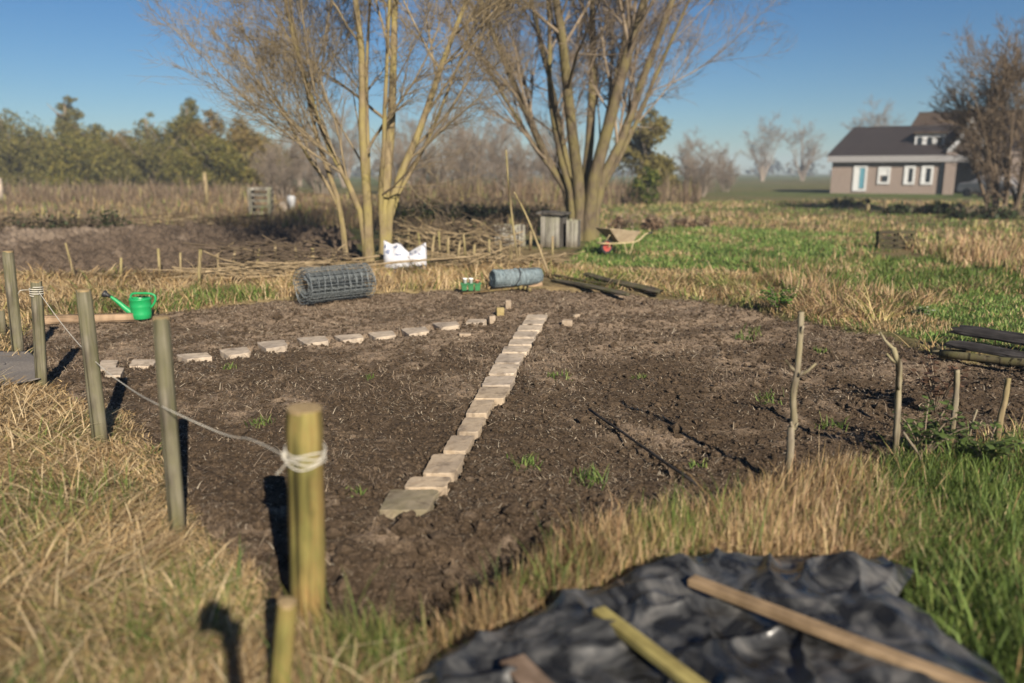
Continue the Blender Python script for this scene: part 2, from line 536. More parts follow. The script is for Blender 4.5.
def build_soil():
    ys = [2.3]
    while ys[-1] < 12.9: ys.append(ys[-1] + 0.0105 + 0.0022 * max(0, ys[-1] - 3))
    ys = np.array(ys)
    xs = np.arange(-5.9, 7.0, 0.019)
    X, Y = np.meshgrid(xs, ys); x = X.ravel(); y = Y.ravel()
    P = np.stack([x, y], 1)
    d = sdist(P, PLOT) + edge_noise(x, y)
    z = soil_h(x, y) + 0.45 * ground_h(x, y)
    z = np.where(d > -0.1, z - 0.22 * sstep(-0.06, 0.16, d), z)
    dry = (0.16 * (fbm(x * 0.8, y * 1.6, 73, 4) - 0.5) * 2 + 0.26 * sstep(5.5, 9.5, y) - 0.05 * sstep(5.5, 4.0, y) + 0.8 * np.maximum(fbm(x * 5.0, y * 5.0, 37, 3) - 0.52, 0))
    for pl in SLAB_POLY:
        lo = pl.min(0) - 0.1; hi = pl.max(0) + 0.1
        k = np.where(((P > lo) & (P < hi)).all(1))[0]
        f = sstep(0.02, -0.02, sdist(P[k], pl)); z[k] -= 0.05 * f
    keep = d < 0.3
    nx, ny = len(xs), len(ys)
    i = np.arange(nx * ny).reshape(ny, nx)
    q = np.stack([i[:-1, :-1], i[:-1, 1:], i[1:, 1:], i[1:, :-1]], -1).reshape(-1, 4)
    q = q[keep[q].all(1)]
    used = np.zeros(len(x), bool); used[q.ravel()] = True
    re = np.cumsum(used) - 1
    col = np.clip(np.stack([dry] * 3, 1), -1, 1)
    o = nbuild('soil_bed', np.stack([x, y, z], 1)[used], re[q], None, M_SOIL, col[used])
    tag(o, kind='structure')
build_soil()

def build_field():
    xs = np.arange(-19, -2.5, 0.045); ys = np.arange(13.0, 23.5, 0.045)
    X, Y = np.meshgrid(xs, ys); x = X.ravel(); y = Y.ravel(); P = np.stack([x, y], 1)
    d = sdist(P, FIELD) + 2 * edge_noise(x, y)
    cl = fbm(x * 3.3, y * 3.3, 81, 3)
    z = 0.0 + 0.6 * np.abs(cl - 0.5) + 0.34 * (fbm(x * 7, y * 7, 83, 3) - 0.5) + 0.16 * (fbm(x * .8, y * 1.6, 87, 2) - 0.4)
    z = z - 0.4 * sstep(-0.1, 0.4, d)
    i = np.arange(len(x)).reshape(len(ys), len(xs))
    q = np.stack([i[:-1, :-1], i[:-1, 1:], i[1:, 1:], i[1:, :-1]], -1).reshape(-1, 4)
    q = q[(d < 0.6)[q].all(1)]
    used = np.zeros(len(x), bool); used[q.ravel()] = True
    re = np.cumsum(used) - 1
    dry = 0.25 * sstep(-9, -13, x) - 0.15 * sstep(-8.5, -6, x)
    col = np.stack([dry] * 3, 1)
    o = nbuild('ploughed_earth', np.stack([x, y, z], 1)[used], re[q], None, M_FIELD, col[used])
    tag(o, kind='structure')
build_field()

# ------------------------------------------------------------------ blades
def blades(P, h, w, phi, a0, a1, col, seg=3, tipdark=1.0):
    """P (n,3) roots; blade bends from angle a0 to a1 off the vertical towards heading phi"""
    n = len(P)
    V = np.empty((n, 2 * seg + 1, 3), np.float32)
    side = np.stack([-np.sin(phi), np.cos(phi), 0 * phi], 1)
    # random twist of the width direction
    tw = RNG.uniform(-0.9, 0.9, n)
    side = np.stack([-np.sin(phi + tw), np.cos(phi + tw), 0 * phi], 1)
    c = P.astype(float).copy()
    for s in range(seg + 1):
        t = s / seg
        if s < seg:
            ww = (w * (1 - 0.55 * t))[:, None] * 0.5
            V[:, 2 * s] = c - side * ww; V[:, 2 * s + 1] = c + side * ww
            a = a0 + (a1 - a0) * (t + 0.5 / seg)
            L = (h / seg)
            c = c + np.stack([np.sin(a) * np.cos(phi) * L, np.sin(a) * np.sin(phi) * L, np.cos(a) * L], 1)
        else:
            V[:, 2 * seg] = c
    k = 2 * seg + 1
    base = (np.arange(n) * k)[:, None]
    quads = np.concatenate([base + np.array([[2 * s, 2 * s + 1, 2 * s + 3, 2 * s + 2]]) for s in range(seg - 1)], 0) if seg > 1 else None
    tris = base + np.array([[2 * seg - 2, 2 * seg - 1, 2 * seg]])
    C = np.repeat(col[:, None, :], k, 1)
    return V.reshape(-1, 3), quads, tris, C.reshape(-1, 3)

class Blades:
    def __init__(s): s.V = []; s.Q = []; s.T = []; s.C = []; s.o = 0
    def add(s, *a, **k):
        V, q, t, c = blades(*a, **k)
        s.V.append(V); s.C.append(c); s.T.append(t + s.o)
        if q is not None: s.Q.append(q + s.o)
        s.o += len(V)
    def build(s, name, label, cat):
        o = nbuild(name, np.concatenate(s.V), np.concatenate(s.Q), np.concatenate(s.T), M_BLADE, np.concatenate(s.C))
        return tag(o, label, cat, kind='stuff')

TARP_PX = [(415, 690), (440, 668), (475, 648), (520, 633), (555, 615), (592, 600), (640, 586), (690, 574), (740, 567), (800, 565), (850, 568), (898, 572), (913, 580), (903, 598), (893, 612), (930, 634), (975, 665), (1010, 700), (1080, 800), (900, 900), (600, 900), (430, 800)]
TARP = wpoly(TARP_PX)
def scatter(poly, density, p=0.0, D0=4.0, clump=None, avoid_plot=True, dmin=0.03):
    """points in a world polygon; density per m2 falls off with distance as (D0/D)^p"""
    lo = poly.min(0); hi = poly.max(0)
    n = int(density * (hi[0] - lo[0]) * (hi[1] - lo[1]))
    Q = RNG.uniform(lo, hi, (n, 2))
    D = np.maximum(np.hypot(Q[:, 0], Q[:, 1]), 0.5)
    keep = RNG.random(n) < np.minimum(1, (D0 / D) ** p)
    Q = Q[keep]
    Q = Q[inside(Q, poly)]
    if clump:
        f, lo_, hi_ = clump
        v = fbm(Q[:, 0] * f, Q[:, 1] * f, 101, 3)
        Q = Q[RNG.random(len(Q)) < sstep(lo_, hi_, v)]
    if avoid_plot and len(Q):
        for (ax, ay, ar) in AVOID:
            Q = Q[np.hypot(Q[:, 0] - ax, Q[:, 1] - ay) > ar * RNG.uniform(0.7, 1.1, len(Q))]
        Q = Q[sdist(Q, TARP) > RNG.uniform(-0.02, 0.06, len(Q))]
        for pl in (PLOT, FIELD):
            d = sdist(Q, pl) + edge_noise(Q[:, 0], Q[:, 1])
            Q = Q[d > dmin + RNG.uniform(-0.10, 0.05, len(Q))]
    return Q

def pal(n, cols, jit=0.18):
    cols = np.array(cols)
    c = cols[RNG.integers(0, len(cols), n)] * RNG.uniform(1 - jit, 1 + jit, (n, 1))
    return c

STRAW = [(0.45, 0.325, 0.165), (0.37, 0.255, 0.12), (0.54, 0.41, 0.235), (0.29, 0.19, 0.085), (0.42, 0.31, 0.18), (0.20, 0.13, 0.065)]
STRAWG = [(0.33, 0.29, 0.10), (0.25, 0.24, 0.075), (0.40, 0.33, 0.15)]
GREEN = [(0.098, 0.150, 0.030), (0.128, 0.185, 0.040), (0.075, 0.118, 0.026), (0.17, 0.205, 0.055)]
LIGHTG = [(0.13, 0.21, 0.045), (0.165, 0.245, 0.055), (0.10, 0.17, 0.04), (0.22, 0.26, 0.08)]
RUST = [(0.42, 0.265, 0.15), (0.33, 0.205, 0.115), (0.50, 0.345, 0.21), (0.25, 0.16, 0.095)]
REED = [(0.175, 0.125, 0.078), (0.13, 0.092, 0.058), (0.22, 0.165, 0.098), (0.155, 0.105, 0.066)]

def roots(Q):
    return np.stack([Q[:, 0], Q[:, 1], ground_h(Q[:, 0], Q[:, 1]) - 0.01], 1)

def lod(Q, w):      # keep blades about a pixel wide with distance
    D = np.hypot(Q[:, 0], Q[:, 1])
    return np.maximum(w, D / FPX * 0.95)

def heading(Q, seed, spread=0.9, f=0.9):
    return 4 * PI * fbm(Q[:, 0] * f, Q[:, 1] * f, seed, 2) + RNG.normal(0, spread, len(Q))

# matted straw of the left bank and the near edge
AVOID = []
def avoid(px, py, r):
    p = at(px, py); AVOID.append((p.x, p.y, r))
for q in ((5, 378, 0.42), (28, 377, 0.35), (-25, 378, 0.4)): avoid(*q)
avoid(897, 257, 0.75); avoid(897, 251, 0.5); avoid(885, 254, 0.4); avoid(908, 254, 0.4)
avoid(618, 256, 0.5)
for px_ in (390, 400, 410, 420): avoid(px_, 270, 0.22)
for px_ in (940, 970, 1000, 1030): avoid(px_, 358, 0.22)
bl = Blades()
LEFT = wpoly([(-260, 372), (60, 372), (130, 402), (172, 470), (205, 530), (250, 560), (290, 620), (340, 650), (420, 690), (430, 800), (-200, 800), (-420, 560)])
def straw_zone(bank, poly, dens, hm, seed, p=1.2, D0=3.0, greenfrac=0.12, lean=1.0, cols=STRAW, wd=0.0042, upright=False, dmin=0.0, clump=None, flat=False):
    Q = scatter(poly, dens, p, D0, clump=clump, dmin=dmin)
    n = len(Q)
    g = sstep(0.56, 0.66, fbm(Q[:, 0] * 1.4, Q[:, 1] * 1.4, seed + 3, 3))
    isg = RNG.random(n) < (greenfrac * 0.3 + g * greenfrac * 3)
    col = pal(n, cols)
    col[isg] = pal(isg.sum(), STRAWG + GREEN[:2])
    tuft = fbm(Q[:, 0] * 2.6, Q[:, 1] * 2.6, seed, 3)
    col *= (0.72 + 0.55 * fbm(Q[:, 0] * 1.1, Q[:, 1] * 1.1, seed + 7, 3))[:, None]
    h = hm * RNG.lognormal(0, 0.3, n) * (0.45 + 1.1 * tuft)
    if flat: h = h * (0.30 + 0.70 * sstep(0.0, 0.55, sdist(Q, PLOT)))
    if upright:
        a0 = np.abs(RNG.normal(0.08, 0.12, n)); a1 = a0 + np.abs(RNG.normal(0.5, 0.45, n)) * lean
    else:
        a0 = RNG.uniform(0.1, 1.0, n); a1 = RNG.uniform(1.3, 2.0, n) * lean
    if flat:
        a0 = RNG.uniform(0.5, 1.35, n); a1 = RNG.uniform(1.35, 1.75, n)
        hp = (0.10 * fbm(Q[:, 0] * 1.6, Q[:, 1] * 1.6, seed + 21, 3) ** 2 + 0.03 * fbm(Q[:, 0] * 7, Q[:, 1] * 7, seed + 23, 2)) * RNG.random(n)
        rt = roots(Q); rt[:, 2] += hp * sstep(0.0, 0.4, sdist(Q, PLOT))
        bank.add(rt, h, lod(Q, wd * RNG.uniform(0.7, 1.4, n)), heading(Q, seed + 11, 1.3), a0, a1, col, seg=4)
        return
    bank.add(roots(Q), h, lod(Q, wd * RNG.uniform(0.7, 1.4, n)), heading(Q, seed + 11, 0.8), a0, a1, col, seg=4 if hm > 0.15 else 3)

straw_zone(bl, LEFT, 9000, 0.15, 201, p=0.9, greenfrac=0.09, flat=True, dmin=0.03)
straw_zone(bl, LEFT, 520, 0.22, 223, p=1.0, greenfrac=0.05, flat=True, dmin=0.12, cols=[(0.62, 0.49, 0.29), (0.48, 0.36, 0.20)], wd=0.005)
straw_zone(bl, LEFT, 110, 0.26, 227, p=0.6, greenfrac=0.0, flat=True, dmin=0.2, cols=[(0.58, 0.46, 0.28)], wd=0.0075)
straw_zone(bl, wpoly([(-300, 300), (-120, 322), (28, 326), (60, 372), (-260, 372)]), 900, 0.2, 231, p=0.5, greenfrac=0.2)
bl.build('matted_straw_grass', 'long bleached straw grass lying matted on the left bank', 'dry grass')

# strip along the front edge between soil and tarp, upright dry grass with green shoots
bl = Blades()
FRONT = wpoly([(300, 628), (430, 632), (500, 585), (560, 540), (640, 520), (720, 508), (800, 482), (868, 466), (905, 520), (900, 580), (760, 590), (620, 620), (520, 660), (440, 800), (300, 800)])
straw_zone(bl, FRONT, 7000, 0.115, 241, p=0.8, greenfrac=0.28, upright=True, lean=1.1, cols=STRAW + RUST[:1], wd=0.0036)
straw_zone(bl, wpoly([(620, 590), (560, 540), (640, 522), (720, 508), (790, 486), (850, 470), (850, 560), (760, 580)]), 3000, 0.14, 247, p=0.5, greenfrac=0.06, upright=True, lean=1.3, cols=RUST + STRAW)
straw_zone(bl, FRONT, 2500, 0.16, 249, p=0.5, greenfrac=0.1, flat=True, cols=RUST + STRAW, wd=0.006)
bl.build('upright_straw_grass', 'dry upright grass along the front edge of the soil', 'dry grass')

def green_zone(bank, poly, dens, hm, seed, p=1.0, D0=4.0, strawfrac=0.12, wd=0.004, cols=GREEN, clump=None, seg=3):
    Q = scatter(poly, dens, p, D0, clump=clump)
    n = len(Q)
    col = pal(n, cols, 0.25)
    g = sstep(0.5, 0.66, fbm(Q[:, 0] * 0.9, Q[:, 1] * 0.9, seed + 1, 3))
    s = RNG.random(n) < strawfrac * (0.4 + 2.5 * g)
    col[s] = pal(s.sum(), STRAW)
    col *= (0.65 + 0.7 * fbm(Q[:, 0] * 2.2, Q[:, 1] * 2.2, seed + 2, 3))[:, None]
    h = hm * RNG.lognormal(0, 0.3, n) * (0.4 + 1.2 * fbm(Q[:, 0] * 3, Q[:, 1] * 3, seed, 3))
    a0 = np.abs(RNG.normal(0.15, 0.2, n)); a1 = a0 + np.abs(RNG.normal(0.7, 0.4, n))
    bank.add(roots(Q), h, lod(Q, wd * RNG.uniform(0.7, 1.5, n)), RNG.uniform(0, 2 * PI, n), a0, a1, col, seg=seg)

bl = Blades()
green_zone(bl, GREENR, 8500, 0.08, 301, p=0.6, strawfrac=0.05)
green_zone(bl, GREENR, 900, 0.15, 303, p=0.4, strawfrac=0.03, wd=0.008, clump=(1.6, 0.42, 0.6))
green_zone(bl, wpoly([(842, 480), (900, 452), (1024, 425), (1200, 420), (1200, 470), (900, 560), (850, 540)]), 1500, 0.13, 307, p=0.5, strawfrac=0.25)
green_zone(bl, wpoly([(-200, 500), (130, 490), (200, 530), (260, 600), (340, 660), (430, 800), (-420, 800)]), 900, 0.16, 311, p=0.8, strawfrac=0.05, clump=(1.3, 0.5, 0.62))
green_zone(bl, FRONT, 1200, 0.2, 313, p=0.6, strawfrac=0.05, clump=(2.0, 0.5, 0.6))
bl.build('lush_grass', 'bright green long grass in the near right corner', 'grass')

# behind the plot
bl = Blades()
BACK = wpoly([(-200, 300), (28, 324), (165, 313), (270, 300), (400, 292), (520, 288), (560, 270), (540, 262), (400, 266), (300, 268), (190, 274), (0, 276), (-200, 276)])
straw_zone(bl, BACK, 520, 0.20, 401, p=0.4, D0=12, greenfrac=0.10, lean=0.9, wd=0.007)
green_zone(bl, wpoly([(40, 318), (70, 306), (130, 300), (200, 300), (270, 292), (280, 300), (165, 314)]), 700, 0.16, 405, p=0, strawfrac=0.15)
STR2 = wpoly([(520, 268), (640, 272), (760, 276), (840, 300), (880, 335), (800, 320), (700, 302), (640, 292), (560, 284)])
straw_zone(bl, STR2, 430, 0.17, 407, p=0.3, D0=12, greenfrac=0.25, lean=0.9, wd=0.007)
REDB = wpoly([(740, 262), (840, 262), (880, 250), (1030, 246), (1200, 246), (1200, 292), (960, 296), (870, 318), (800, 300)])
straw_zone(bl, REDB, 330, 0.24, 411, p=0.3, D0=12, greenfrac=0.15, upright=True, cols=RUST + STRAW, lean=1.3, wd=0.007, clump=(0.55, 0.43, 0.55))
green_zone(bl, REDB, 650, 0.11, 413, p=0.3, D0=12, strawfrac=0.2, wd=0.008)
straw_zone(bl, wpoly([(780, 300), (860, 300), (960, 292), (1000, 285), (960, 296), (880, 322), (800, 318)]), 700, 0.24, 417, p=0, greenfrac=0.15, cols=RUST + STRAW, lean=0.85, wd=0.006)
green_zone(bl, STR2, 350, 0.08, 409, p=0.3, D0=12, strawfrac=0.3, wd=0.008)
bl.build('dry_verge_grass', 'pale dry grass in a band behind the dug bed', 'dry grass')

bl = Blades()
green_zone(bl, LAWN, 380, 0.08, 421, p=0.6, D0=14, strawfrac=0.2, wd=0.012, seg=2, cols=LIGHTG)
green_zone(bl, MEADOW, 1700, 0.055, 423, p=0.8, D0=7, strawfrac=0.35, wd=0.007, seg=2, cols=LIGHTG)
straw_zone(bl, wpoly([(900, 345), (960, 352), (1100, 352), (1100, 375), (960, 362)]), 900, 0.2, 427, p=0, greenfrac=0.3)
bl.build('meadow_grass', 'short green meadow grass beyond the dug bed', 'grass')

# far rough vegetation
bl = Blades()
FARL = wpoly([(-300, 232), (350, 230), (560, 236), (560, 206), (300, 196), (-300, 194)])
straw_zone(bl, FARL, 60, 0.28, 431, p=1.0, D0=24, greenfrac=0.10, upright=True, cols=REED + REED + STRAW[1:2], wd=0.02, lean=1.0)
FARR = wpoly([(600, 232), (760, 230), (880, 236), (1030, 248), (1300, 250), (1300, 205), (600, 200)])
straw_zone(bl, FARR, 70, 0.15, 435, p=1.0, D0=22, greenfrac=0.4, upright=True, cols=RUST + STRAW + REED, wd=0.02, lean=1.2, clump=(0.22, 0.42, 0.56))
green_zone(bl, FARR, 60, 0.09, 437, p=1.0, D0=22, strawfrac=0.2, wd=0.02)
TALL = wpoly([(-200, 205), (280, 205), (300, 195), (280, 188), (-300, 188)])
straw_zone(bl, TALL, 16, 0.62, 441, p=0.6, D0=40, greenfrac=0.05, upright=True, cols=REED, wd=0.05, lean=0.7)
straw_zone(bl, wpoly([(400, 205), (560, 207), (700, 205), (700, 194), (400, 194)]), 14, 0.9, 445, p=0.6, D0=40, greenfrac=0.1, upright=True, cols=REED, wd=0.05, lean=0.7)
bl.build('dry_reeds', 'tall brown dry reeds in the rough ground behind', 'reeds')

# ------------------------------------------------------------------ soil litter: bits of straw, roots and small clods
def litter():
    Q = scatter(PLOT, 1500, 0.5, 4, avoid_plot=False)
    d = sdist(Q, PLOT)
    v = fbm(Q[:, 0] * 1.2, Q[:, 1] * 1.2, 501, 3)
    keep = RNG.random(len(Q)) < 0.32 + 0.6 * sstep(0.45, 0.65, v) + 0.5 * sstep(-0.3, 0, d)
    Q = off_slabs(Q[keep], 0.0); n = len(Q)
    z = soil_h(Q[:, 0], Q[:, 1]) + 0.45 * ground_h(Q[:, 0], Q[:, 1]) + 0.006
    b = Blades()
    col = pal(n, [(0.36, 0.29, 0.20), (0.26, 0.20, 0.14), (0.17, 0.125, 0.09), (0.45, 0.38, 0.28)])
    b.add(np.stack([Q[:, 0], Q[:, 1], z], 1), RNG.lognormal(math.log(0.022), 0.65, n), lod(Q, RNG.uniform(0.002, 0.005, n)), RNG.uniform(0, 2 * PI, n),
          RNG.uniform(0.7, 1.5, n), RNG.uniform(1.4, 2.2, n), col, seg=2)
    b.build('straw_litter', 'broken straw and root bits strewn over the dark soil', 'litter')
    # clods
    Q = off_slabs(scatter(PLOT, 1100, 0.5, 4, avoid_plot=False), 0.005); n = len(Q)
    z = soil_h(Q[:, 0], Q[:, 1]) + 0.45 * ground_h(Q[:, 0], Q[:, 1])
    near = sstep(4.4, 3.2, Q[:, 1])
    r = RNG.lognormal(math.log(0.0085), 0.55, n) * (1 + 1.3 * near * (RNG.random(n) < 0.35))
    ico = np.array([(0, 0, 1), (0.9, 0, 0.3), (0.28, 0.85, 0.35), (-0.72, 0.53, 0.3), (-0.72, -0.53, 0.35), (0.28, -0.85, 0.3),
                    (0.5, 0.4, -0.6), (-0.5, 0.4, -0.6), (0, -0.7, -0.6)])
    tri = np.array([(0, 1, 2), (0, 2, 3), (0, 3, 4), (0, 4, 5), (0, 5, 1), (1, 6, 2), (2, 6, 7), (2, 7, 3), (3, 7, 4), (4, 7, 8), (4, 8, 5), (5, 8, 1), (1, 8, 6)])
    V = ico[None] * r[:, None, None] * RNG.uniform(0.6, 1.35, (n, 9, 3))
    a = RNG.uniform(0, 2 * PI, n); ca, sa = np.cos(a)[:, None], np.sin(a)[:, None]
    V = np.stack([V[..., 0] * ca - V[..., 1] * sa, V[..., 0] * sa + V[..., 1] * ca, V[..., 2] * 0.8], -1)
    V += np.stack([Q[:, 0], Q[:, 1], z + r * 0.2], 1)[:, None, :]
    T = (tri[None] + (np.arange(n) * 9)[:, None, None]).reshape(-1, 3)
    col = np.repeat((0.12 * (RNG.random(n) - 0.35))[:, None], 3, 1)
    o = nbuild('soil_clods', V.reshape(-1, 3), None, T, M_SOIL, np.repeat(col, 9, 0), smooth=False)
    tag(o, 'small crumbly soil clods scattered over the dug bed', 'soil clods', kind='stuff')
    # low matted roots and dead turf lying in patches
    b = Blades()
    Q = scatter(PLOT, 1600, 0.7, 4, avoid_plot=False)
    v = fbm(Q[:, 0] * 1.0 + 3, Q[:, 1] * 1.6, 511, 4)
    k = sstep(0.56, 0.66, v) * 0.9 + 0.35 * sstep(-0.25, 0.0, sdist(Q, PLOT))
    Q = off_slabs(Q[RNG.random(len(Q)) < k], 0.0); n = len(Q)
    z = soil_h(Q[:, 0], Q[:, 1]) + 0.45 * ground_h(Q[:, 0], Q[:, 1])
    b.add(np.stack([Q[:, 0], Q[:, 1], z], 1), RNG.lognormal(math.log(0.05), 0.4, n), lod(Q, 0.0025 * np.ones(n)) * 0.8, RNG.uniform(0, 2 * PI, n),
          RNG.uniform(0.4, 1.3, n), RNG.uniform(1.3, 2.2, n), pal(n, [(0.26, 0.19, 0.13), (0.19, 0.14, 0.10), (0.33, 0.26, 0.18)]), seg=2)
    b.build('dead_turf', 'brown dead turf and roots in patches on the bed', 'dead turf')
    # small weeds
    b = Blades()
    for (px, py, s) in ((590, 475, 1.2), (526, 460, 1.0), (832, 420, 1.0), (557, 376, 0.9), (150, 455, 1.2), (640, 372, .6), (745, 336, 1), (752, 331, 1), (768, 394, .9), (770, 402, .7), (820, 350, .7), (700, 462, .6), (350, 490, .7), (262, 420, .9), (230, 366, .7), (370, 375, .6)):
        c = at(px, py); n = int(46 * s)
        Q = np.array(c[:2]) + RNG.normal(0, 0.05 * s, (n, 2))
        z = soil_h(Q[:, 0], Q[:, 1])
        b.add(np.stack([Q[:, 0], Q[:, 1], z], 1), RNG.uniform(0.04, 0.11, n) * s, RNG.uniform(0.005, 0.012, n), RNG.uniform(0, 2 * PI, n), RNG.uniform(0, 0.6, n), RNG.uniform(0.5, 1.6, n), pal(n, GREEN), seg=3)
    b.build('seedling_weeds', 'scattered small green weeds sprouting from the soil', 'weeds')
litter()

# ------------------------------------------------------------------ trees
def rot_about(d, ang, az):
    ref = np.where(np.abs(d[:, 2:3]) > 0.9, np.array([1., 0, 0]), np.array([0, 0, 1.]))
    a = np.cross(d, ref); a /= np.linalg.norm(a, axis=1, keepdims=True)
    b = np.cross(d, a)
    v = d * np.cos(ang)[:, None] + (a * np.cos(az)[:, None] + b * np.sin(az)[:, None]) * np.sin(ang)[:, None]
    return v / np.linalg.norm(v, axis=1, keepdims=True)

def grow(P0, D0, L, R0, n, wig, up, taper=0.25):
    m = len(P0)
    P = np.empty((m, n, 3)); P[:, 0] = P0
    d = D0.copy(); dirs = np.empty((m, n, 3)); dirs[:, 0] = d
    for j in range(1, n):
        d = d + RNG.normal(0, wig, (m, 3)) + np.array([0, 0, up])
        d /= np.linalg.norm(d, axis=1, keepdims=True)
        P[:, j] = P[:, j - 1] + d * (L / (n - 1))[:, None]
        dirs[:, j] = d
    t = np.linspace(0, 1, n)
    R = R0[:, None] * (1 - (1 - taper) * t[None])
    return P, dirs, R

def children(P, dirs, R, L, per, tmin, ang, lr, rr, n, wig, up, tpow=1.0, minr=0.0):
    m, nn, _ = P.shape
    t = tmin + (1 - tmin) * RNG.random(m * per) ** tpow
    pi = np.repeat(np.arange(m), per)
    f = t * (nn - 1); i = np.minimum(f.astype(int), nn - 2); fr = (f - i)[:, None]
    p = P[pi, i] * (1 - fr) + P[pi, i + 1] * fr
    d = rot_about(dirs[pi, i], np.clip(RNG.normal(ang, 0.2, len(pi)), 0.1, 1.6), RNG.uniform(0, 2 * PI, len(pi)))
    l = L[pi] * lr * RNG.uniform(0.6, 1.25, len(pi)) * (1.1 - 0.45 * t)
    r = np.maximum(R[pi, i] * rr, minr)
    Pc, dc, Rc = grow(p, d, l, r, n, wig, up)
    return Pc, dc, Rc, l

def bare_tree(name, label, cat, loc, stems, levels, mt, mtw, group=None, twmin=0.004, squeeze=1.0, curve=False):
    """stems: list of (dx, dy, lean_x, lean_y, length, radius)"""
    t = thing(name, label, cat, loc, 0, group)
    s = np.array(stems, float)
    s[:, :2] *= squeeze
    s[:, 5] *= 0.86 if squeeze < 1 else (0.95 if twmin < 0.006 else 1)
    P0 = np.stack([s[:, 0], s[:, 1], np.full(len(s), -0.15)], 1)
    D0 = np.stack([s[:, 2], s[:, 3], np.ones(len(s))], 1); D0 /= np.linalg.norm(D0, axis=1, keepdims=True)
    if curve:
        D0 = np.stack([s[:, 2] * 0.15, s[:, 3] * 0.15, np.ones(len(s))], 1); D0 /= np.linalg.norm(D0, axis=1, keepdims=True)
    P, d, R = grow(P0, D0, s[:, 4], s[:, 5], 14, 0.035, 0.015, 0.12)
    if curve:
        hgt = P[:, :, 2] + 0.15
        k = np.clip((hgt - 0.9) / 1.2, 0, 1)
        off = (hgt - 0.9).clip(0) * k * 1.05
        P[:, :, 0] += s[:, 2:3] * off; P[:, :, 1] += s[:, 3:4] * off
        d = np.gradient(P, axis=1); d /= np.linalg.norm(d, axis=2, keepdims=True)
    R[:, 0] *= 1.25
    V, q = batch_tubes(P, R, 9)
    nbuild('trunk', V, q, None, mt, parent=t)
    parts = []; L = s[:, 4]
    for (per, tmin, ang, lr, rr, n, wig, up, k) in levels:
        P, d, R, L = children(P, d, R, L, per, tmin, ang, lr, rr, n, wig, up, 0.9, twmin)
        parts.append(batch_tubes(P, R, k))
    cut = 1 if len(parts) > 2 else 0
    V, q = merge(parts[:cut + 1]); nbuild('branches', V, q, None, mtw, parent=t)
    if len(parts) > cut + 1:
        V, q = merge(parts[cut + 1:]); nbuild('twigs', V, q, None, mtw, parent=t)
    return t

def bark(name, c1, c2, lich):
    m, nt, b = mat(name, 0.9, 0.15)
    v = coords(nt, (1, 1, 0.3))
    n = noise_node(nt, 9, 6, v, 0.65); n2 = noise_node(nt, 2.2, 4, coords(nt))
    r = ramp(nt, n.outputs['Fac'], [(0.3, c1), (0.68, c2)])
    lr = ramp(nt, n2.outputs['Fac'], [(0.42, (0, 0, 0)), (0.62, (0.8, 0.8, 0.8))])
    nt.links.new(mixc(nt, lr.outputs['Color'], r.outputs['Color'], lich), b.inputs['Base Color'])
    bump(nt, b, n.outputs['Fac'], 0.7, 0.03)
    return m
M_BARK1 = bark('pale_willow_bark', (0.10, 0.074, 0.042), (0.245, 0.19, 0.108), (0.235, 0.195, 0.07))
M_BARK2 = bark('grey_willow_bark', (0.05, 0.038, 0.026), (0.145, 0.112, 0.072), (0.145, 0.122, 0.05))  # trunk bark darkened, shading among the clustered stems put into its colour
M_TWIG = noisy('brown_twigs', (0.145, 0.112, 0.08), (0.26, 0.205, 0.145), 3, 0.9, 0.1, bs=0)
M_TWIGG = noisy('olive_twigs', (0.14, 0.11, 0.068), (0.26, 0.205, 0.125), 3, 0.9, 0.1, bs=0)
M_TWIGD = noisy('dark_brown_twigs', (0.085, 0.063, 0.043), (0.165, 0.123, 0.082), 3, 0.9, 0.1, bs=0)
M_TWIGF = noisy('grey_far_twigs', (0.17, 0.138, 0.108), (0.26, 0.215, 0.17), 3, 0.9, 0.1, bs=0)

b1 = at(372, 268)
stems1 = [(-0.47, 0.1, -0.20, 0.05, 6.0, 0.062), (-0.45, 0.06, -0.33, 0.1, 5.5, 0.045),
          (-0.04, 0.0, -0.09, -0.05, 8.5, 0.10), (-0.08, 0.04, -0.24, 0.10, 7.5, 0.07), (-0.02, 0.08, 0.02, 0.25, 7.5, 0.06),
          (0.24, -0.03, 0.05, 0.05, 8.5, 0.115), (0.28, 0.0, 0.26, 0.08, 8.0, 0.09), (0.26, 0.07, 0.15, -0.12, 7.5, 0.06), (0.30, 0.05, 0.36, 0.2, 6.5, 0.05)]
LV = [(13, 0.14, 0.6, 0.42, 0.40, 8, 0.07, 0.06, 6), (12, 0.12, 0.6, 0.5, 0.5, 6, 0.09, 0.05, 4), (12, 0.15, 0.65, 0.5, 0.5, 5, 0.10, 0.04, 3), (4, 0.15, 0.6, 0.55, 0.6, 4, 0.1, 0.03, 3)]
bare_tree('willow_tree', 'bare multi-stemmed willow with sunlit yellowish stems standing behind the wire roll', 'tree', (b1.x, b1.y, 0), stems1, LV, M_BARK1, M_TWIGG, twmin=0.0032, curve=True)
b2 = at(583, 240)
stems2 = [(-0.45, 0.0, -0.22, 0.0, 9, 0.13), (-0.35, 0.2, -0.38, 0.1, 9.5, 0.15), (-0.1, 0, -0.08, -0.08, 11, 0.20), (0.1, 0.2, 0.04, 0.15, 11.5, 0.17), (0.25, -0.1, 0.15, -0.05, 11, 0.22),
          (0.4, 0.1, 0.29, 0.1, 11, 0.17), (0.42, 0.2, 0.42, 0.2, 9.0, 0.10), (-0.25, 0.3, -0.14, 0.3, 10, 0.12), (0.2, 0.3, 0.2, 0.35, 9.5, 0.11), (-0.45, 0.1, -0.52, 0.1, 8.0, 0.09)]
